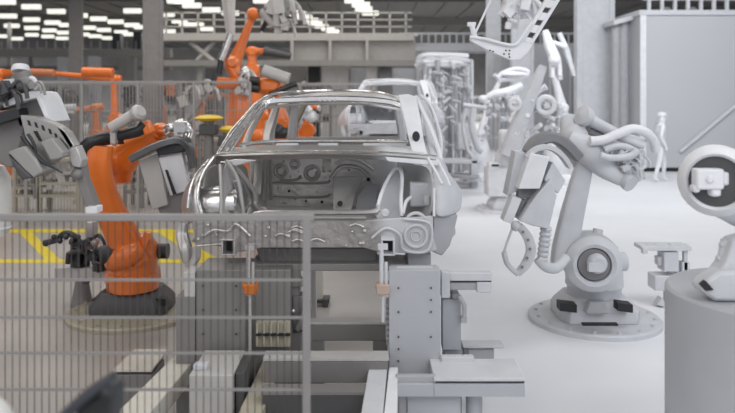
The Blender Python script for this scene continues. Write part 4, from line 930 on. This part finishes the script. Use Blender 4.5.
a = P(176,297,4.6); b = P(195,297,4.6); q = M(); q.box(((a.x+b.x)/2, 4.72, a.z/2), (b.x-a.x,.24,a.z)); q.build('lower_block', greym, t, .004)
def pin(cx, mt, cm, lb, rodbottom):
    dd = 4.45
    t = thing('support_pin', lb, 'support pin', P(cx, rodbottom, dd), 'clamping pins under the car body')
    q = M(); q.cyl(P(cx-1.5,296,dd), P(cx-1.5,250,dd), S(2.2,dd)); q.cyl(P(cx+3,290,dd), P(cx+3,262,dd), S(1.8,dd)); q.bpx(cx-5,246,cx+5,250,dd,.08); q.build('pin', mt, t)
    q = M(); q.bpx(cx-6.5,285,cx+6.5,295,dd-.04,.1); q.bpx(cx-8,284,cx-4,289,dd-.02,.06); q.build('clamp', cm, t, .006)
    q = M(); q.cyl(P(cx,rodbottom,dd), P(cx,294,dd), S(1.6,dd)); q.build('rod', mt, t)
pin(250, steel, mat('amber_clamp', (.48,.13,.012), .4), 'steel support pin with amber clamp in front of the left pedestal', 372)
pin(383, white2, mat('beige_clamp', (.46,.34,.28), .5), 'pale support pin with beige clamp left of the right pedestal', 322)
t = thing('lifting_pedestal', 'light grey bolted pedestal box under the right of the car body', 'pedestal', Vector((P(414,0,4.5).x, 4.7, 0)))
q = M(); q.bpx(389,270,440.5,376,4.45,.10); q.bpx(391,274,440,380,4.55,.25); q.build('front_cover', cylgrey, t, .004)
q = M()
for x, ys in ((398.5,(288,312,337,349,361)),(431,(288,300,312,337,361))):
    for y in ys: q.cyl(P(x,y,4.435), P(x,y,4.46), S(.9,4.45), n=8)
q.build('bolt', black, t)
q = M()
for k in range(7): q.bpx(386,304+k*5.5,389,307+k*5.5,4.5,.1)
q.bpx(386.5,302,389.2,345,4.52,.1); q.build('side_chain', clayg, t)
q = M(); q.bpx(397,268,433,270,4.5,.05); q.build('top_plate', white2, t)
a = P(392,376,4.6); b = P(438,376,4.6); q = M(); q.bpx(394,376,434,384,4.5,.3); q.build('foot_flange', cylgrey, t)
t = thing('slide_bracket', 'pale slide rail bracket jutting right from the top of the right pedestal', 'bracket', P(466,293,4.6))
q = M(); q.bpx(441.5,272,450,298,4.6,.07); q.build('mount_plate', white2, t, .004)
q = M(); q.bpx(450,273,492,281,4.6,.07); q.build('rail_top', white2, t, .004)
q = M(); q.bpx(452,281,491.5,282.2,4.61,.05); q.build('rail_gap', black, t)
q = M(); q.bpx(450,282.2,478,290,4.62,.05); q.build('rail_body', clayg, t, .004)
q = M(); q.bpx(477,282.2,492,293,4.6,.06); q.build('end_block', white2, t, .006)
q = M(); q.bpx(452,294,460,300,4.6,.12); q.build('cable_gland', clayd, t, .01)
q = M(); q.sweep([P(459,296,4.6),P(464,305,4.6),P(464,318,4.6)], .016, n=8); q.bpx(461,318,467,323,4.58,.06); q.build('cable', clayg, t)
q = None
t = thing('control_cabinet', 'narrow pale grey cabinet right beside the right pedestal', 'cabinet', P(452,350,4.65))
q = M(); q.bpx(442.5,299,461,350,4.65,.1); q.build('body', cylgrey, t, .005)
q = M(); q.bpx(463,346,504,348.5,4.9,.12); q.build('top_plate', white2, t, .003)
q = M(); a_ = P(444,350,4.72); b_ = P(462,350,4.72); q.box(((a_.x+b_.x)/2, 4.78, a_.z/2), (b_.x-a_.x, .12, a_.z)); q.build('lower_body', clayg, t, .005)
q = M(); q.bpx(463,349,494,366,4.93,.12); q.build('side_body', cylgrey, t, .005)
q = M(); q.bpx(464,349,469,363,4.91,.04); q.build('gap', clayd, t)
# base slide
t = thing('base_slide', 'long pale grey slide rail with black slot at the foot of the right pedestal', 'slide rail', P(460,398,4.2))
q = M(); q.bpx(434,384,525,397,4.15,.28); q.bpx(396,384,434,397,4.15,.06); q.build('rail_body', cylgrey, t, .004)
q = M(); q.bpx(436,381,524.5,383.2,4.17,.27); q.build('slot', black, t)
q = M(); zt = P(0,381,4.15).z; a = P(434,0,4.15).x; b = P(525,0,4.15).x
q.box(((a+b)/2, 4.30, zt+.008), (b-a,.31,.02)); q.box((P(458,0,4.4).x, 4.43, zt+.025),(.2,.05,.04)); q.build('top_cover', white2, t, .004)
q = M(); q.bpx(396,376,436,384,4.17,.04); q.build('flange', clayg, t, .004)
z0 = P(0,397,4.2).z; q = M(); 
a = P(407,0,4.25).x; b = P(460,0,4.25).x; q.box(((a+b)/2,4.33,z0/2),(b-a,.22,z0)); q.build('support_box', cylgrey, t, .004)
q = M(); a = P(472,0,4.4).x; q.cyl((a,4.32,0),(a,4.32,z0),S(8,4.4)); q.build('support_foot', cylgrey, t)
q = M(); a = P(402,0,4.3).x; q.box((a,4.33,z0/2),(.05,.2,z0)); q.build('side_leg', clayg, t)
# rails of the conveyor towards the camera
def beam(label, x0l, x0r, yb, x1l, x1r, yt, z, mt, h=.12, ext=True):
    """level beam at height z: bottom-of-frame and far edges given in pixels"""
    def g(px,py): 
        d = F*(H-z)/(py-HZ); return Vector(((px-CX)*d/F, d, z))
    A, B, Cc, Dd = g(x0l,yb), g(x0r,yb), g(x1r,yt), g(x1l,yt)
    if ext:
        k = .35; A, B = A+(A-Dd)*k, B+(B-Cc)*k
    o_ = thing('conveyor_beam', label, 'beam', (A+B+Cc+Dd)/4 - Vector((0,0,z)), 'beams of the conveyor base')
    q = M(); q.slab([A,B,Cc,Dd], Vector((0,0,-h))); q.build('beam_body', mt, o_, .006)
    q = M(); c0 = (A+B)/2; c1 = (Cc+Dd)/2
    for k in (.25,.9):
        c = c0.lerp(c1,k); q.box((c.x,c.y,(z-h)/2),(.07,.07,z-h))
    q.build('leg', greym, o_)
beam('cream conveyor beam running diagonally at the lower left behind the fence', 116,150,413, 178,201,352, .42, cream)
beam('cream conveyor beam left of the near fence post', 238,262,413, 268,288,350, .42, tan)
beam('wide white conveyor beam at the foot of the right pedestal', 361,383,413, 371,388.5,355, .50, white2)
beam('narrow white conveyor beam right of the wide white one', 384,397,413, 389,398,367, .50, white, h=.16)
def cross(label, x0, x1, y0, y1, y2, d, mt1, mt2):
    """box: top y0..y1, face y1..y2 at depth d"""
    a, b = P(x0,y1,d), P(x1,y2,d); dep = F*(H-a.z)/(y0-HZ)-d
    t = thing('cross_beam', label, 'beam', ((a.x+b.x)/2, d, 0), 'beams of the conveyor base')
    q = M(); q.box(((a.x+b.x)/2, d+dep/2, (a.z+b.z)/2-.01), (b.x-a.x, dep, a.z-b.z-.02)); q.build('beam_body', mt2, t, .004)
    q = M(); q.box(((a.x+b.x)/2, d+dep/2, a.z-.008), (b.x-a.x+.01, dep+.01, .016)); q.build('top_plate', mt1, t)
    q = M()
    for x in (a.x+.08, b.x-.08): q.box((x, d+dep/2, (b.z-.0)/2), (.1,.1,b.z))
    q.build('leg', mt2, t)
cross('dark cross beam under the car between the two pedestals', 305, 392, 318,322,341, 4.9, greyl, greym)
cross('lower cross beam nearer the camera between fence post and white beams', 264, 388, 351,358,383, 4.3, greyl, greym)
cross('dark lower cross beam just in front of the floor edge under the car', 262, 372, 384,392,425, 4.0, greym, greyd)
t = thing('fixture_block', 'light grey cabinet block at the bottom behind the near fence', 'cabinet', (P(210,0,4.1).x, 4.3, 0))
a = P(189,375,4.1); b = P(233,375,4.1); q = M(); q.box(((a.x+b.x)/2,4.3,a.z/2),(b.x-a.x,.4,a.z)); q.build('body', greyl, t, .006)
q = M(); q.box(((a.x+b.x)/2-.08,4.2,a.z+.015),(.08,.06,.03)); q.build('lug', white2, t, .004)
a = P(233.5,376,4.1); q = M(); q.box((a.x+.03,4.32,a.z/2),(.05,.36,a.z)); q.build('side_cover', greyd, t, .004)
t = thing('ribbed_block', 'tan ribbed block between left pedestal and the floor beam', 'block', (P(270,0,4.9).x, 4.9, 0))
a = P(256,322,4.68); b = P(290,345,4.68); q = M(); q.box(((a.x+b.x)/2,4.70,(a.z+.5)/2),(b.x-a.x,.03,a.z-.5)); 
for k in range(5): q.bpx(256+k*7,323,258+k*7,346,4.66,.03)
q.build('ribbed_face', tan, t); q = M(); q.bpx(256,334,290,336,4.65,.02); q.build('slot', black, t)
t = thing('clamp_unit', 'grey clamp unit with small levers right of the left pedestal', 'clamp', (P(300,0,4.9).x, 4.9, 0))
q = M(); q.bpx(291,268,300,296,4.9,.1); q.bpx(290,282,304,287,4.88,.15); q.bpx(293,296,303,330,4.9,.12); q.sweep([P(297,330,4.85),P(303,315,4.85),P(309,300,4.85)], .02); q.build('clamp_arm', greym, t, .004)
q = M(); q.ball(P(293,311,4.82),.018); q.build('knob', chrome, t)
a = P(298,330,4.95); q = M(); q.box((a.x,4.95,a.z/2),(.12,.12,a.z)); q.build('post', greym, t)
t = thing('machine_support', 'cream upright machine leg under the car body between the pedestals', 'leg', fl(321,300))
d = fl(321,304).y; q = M(); a = P(318,262,d); q.box((a.x,d,a.z/2),(.10,.12,a.z)); q.build('shaft', cream, t, .005)
q = M(); q.box((a.x+.02,d,.05),(.2,.2,.03)); q.cyl((a.x+.08,d-.1,0),(a.x+.08,d-.1,.08),.03); q.build('foot', greyd, t)
t = thing('machine_support', 'white slanted machine plate left of the cream machine leg', 'plate', fl(312,318))
q = M(); q.slab([(310,270,6.3),(316,270,6.3),(316,303,6.3),Vector((P(316,0,6.3).x,6.3,0)),Vector((P(309,0,6.3).x,6.3,0)),(310,316,6.3)], .1); q.build('plate', greyl, t, .004)
# floor plate at lower left
t = thing('floor_cabinet', 'low dark-faced cabinet with light top left of the cream diagonal beam', 'cabinet', (P(135,0,4.9).x, 4.9, 0))
q = M(); a, b = P(113,372,4.9), P(152,372,4.9); q.box(((a.x+b.x)/2,5.05,a.z/2-.01),(b.x-a.x,.3,a.z-.02)); q.build('body', greym, t, .004)
q = M(); q.slab([P(113,372,4.9),P(152,372,4.9),Vector((P(168,0,5.3).x,5.3,a.z)),Vector((P(135,0,5.3).x,5.3,a.z))], Vector((0,0,.015))); q.build('top_plate', cream, t)

# blurry black device near camera
t = thing('handheld_panel', 'blurred black control panel close to the camera at the bottom left', 'control panel', P(95,440,1.7))
d = 1.7
q = M(); q.sweep([P(60,420,d),P(86,396,d),P(112,378,d)], [.014,.013,.010], n=10, asp=3.0, sq=.5); q.build('screen_slab', bluegry, t)
q = M(); q.slab([(68,470,d),(76,408,d),(98,393,d),(112,388,d),(115,396,d),(106,470,d)], .08); q.build('body', rubber, t, .01)
q = M(); q.ball(P(106,392,d-.03),.014); q.build('knob', rubber, t)
q = M(); q.cyl((P(88,0,d).x,d+.04,0), P(88,450,d)+Vector((0,.04,0)), .02); q.build('stand', rubber, t)
t = thing('rounded_cover', 'blurred white rounded cover at the bottom left corner', 'cover', P(-12,420,2.0))
q = M(); q.ball(P(-22,430,2.0), .095, (1,1,1)); q.cyl((P(-16,0,2).x,2.0,0), P(-16,440,2.0), .05); q.build('shell', glassw, t)

# ------------------------------------------------------------------ light
def area(loc, size, e, color=(1,1,1), rot=(0,0,0), sy=None):  # unseen area lights: overhead hall lighting plus added fills
    l = bpy.data.lights.new('hall_fill_light', 'AREA'); l.energy = e; l.shape = 'RECTANGLE'; l.size = size; l.size_y = sy or size; l.color = color
    o = bpy.data.objects.new('hall_fill_light', l); col.objects.link(o); o.location = loc; o.rotation_euler = rot
area((-5, 5, 7.0), 7, 130, (1,.96,.91), sy=1.2)
area((-5, 9, 7.0), 7, 150, (1,.96,.91), sy=1.2)
area((-5, 15, 7.0), 9, 300, (1,.96,.91), sy=3)
area((5.5, 5, 7.0), 7, 270, (.96,.98,1), sy=3)
area((6, 12, 7.0), 9, 250, (.96,.98,1), sy=4, rot=(.35,0,0))
area((6, 13, 7.0), 10, 420, (.96,.98,1), sy=2, rot=(1.15,0,0))  # added fill, tilted to brighten upright faces at the back
area((7, 24, 7.4), 12, 350, (.96,.98,1), sy=6)
area((-6, 28, 7.0), 16, 700, (1,.97,.92), sy=4)
area((-6, 50, 7.0), 40, 3000, (1,.97,.92), sy=6)  # added fill to brighten the far background
area((-6, 75, 7.0), 40, 2600, (1,.97,.92), sy=6)  # second added fill for the far background
area((-4, -2, 6.6), 8, 260, (1,.97,.93), sy=4, rot=(.55,0,0))  # front fill added behind the camera, warm side
area((5, -2, 6.6), 8, 330, (.97,.98,1), sy=4, rot=(.55,0,0))  # front fill added behind the camera, cool side
w = bpy.data.worlds.new('ambient_fill'); scene.world = w; w.use_nodes = True  # even ambient light added to lift upright faces inside the hall
bg = w.node_tree.nodes['Background']; bg.inputs[0].default_value = (.90,.93,1,1); bg.inputs[1].default_value = .95

cam = bpy.data.cameras.new('camera'); co = bpy.data.objects.new('camera', cam); col.objects.link(co)
co.location = (0,0,H); co.rotation_euler = (PI/2,0,0)
cam.sensor_width = 36; cam.lens = 36*F/735; cam.shift_y = -(206.5-HZ)/735; cam.clip_end = 300
cam.dof.use_dof = True; cam.dof.focus_distance = 5.4; cam.dof.aperture_fstop = 1.5
scene.camera = co
scene.view_settings.view_transform = 'Standard'; scene.view_settings.look = 'None'
scene.view_settings.exposure = 0.0; scene.view_settings.gamma = 1.0
try: scene.view_settings.use_curve_mapping = False
except Exception: pass
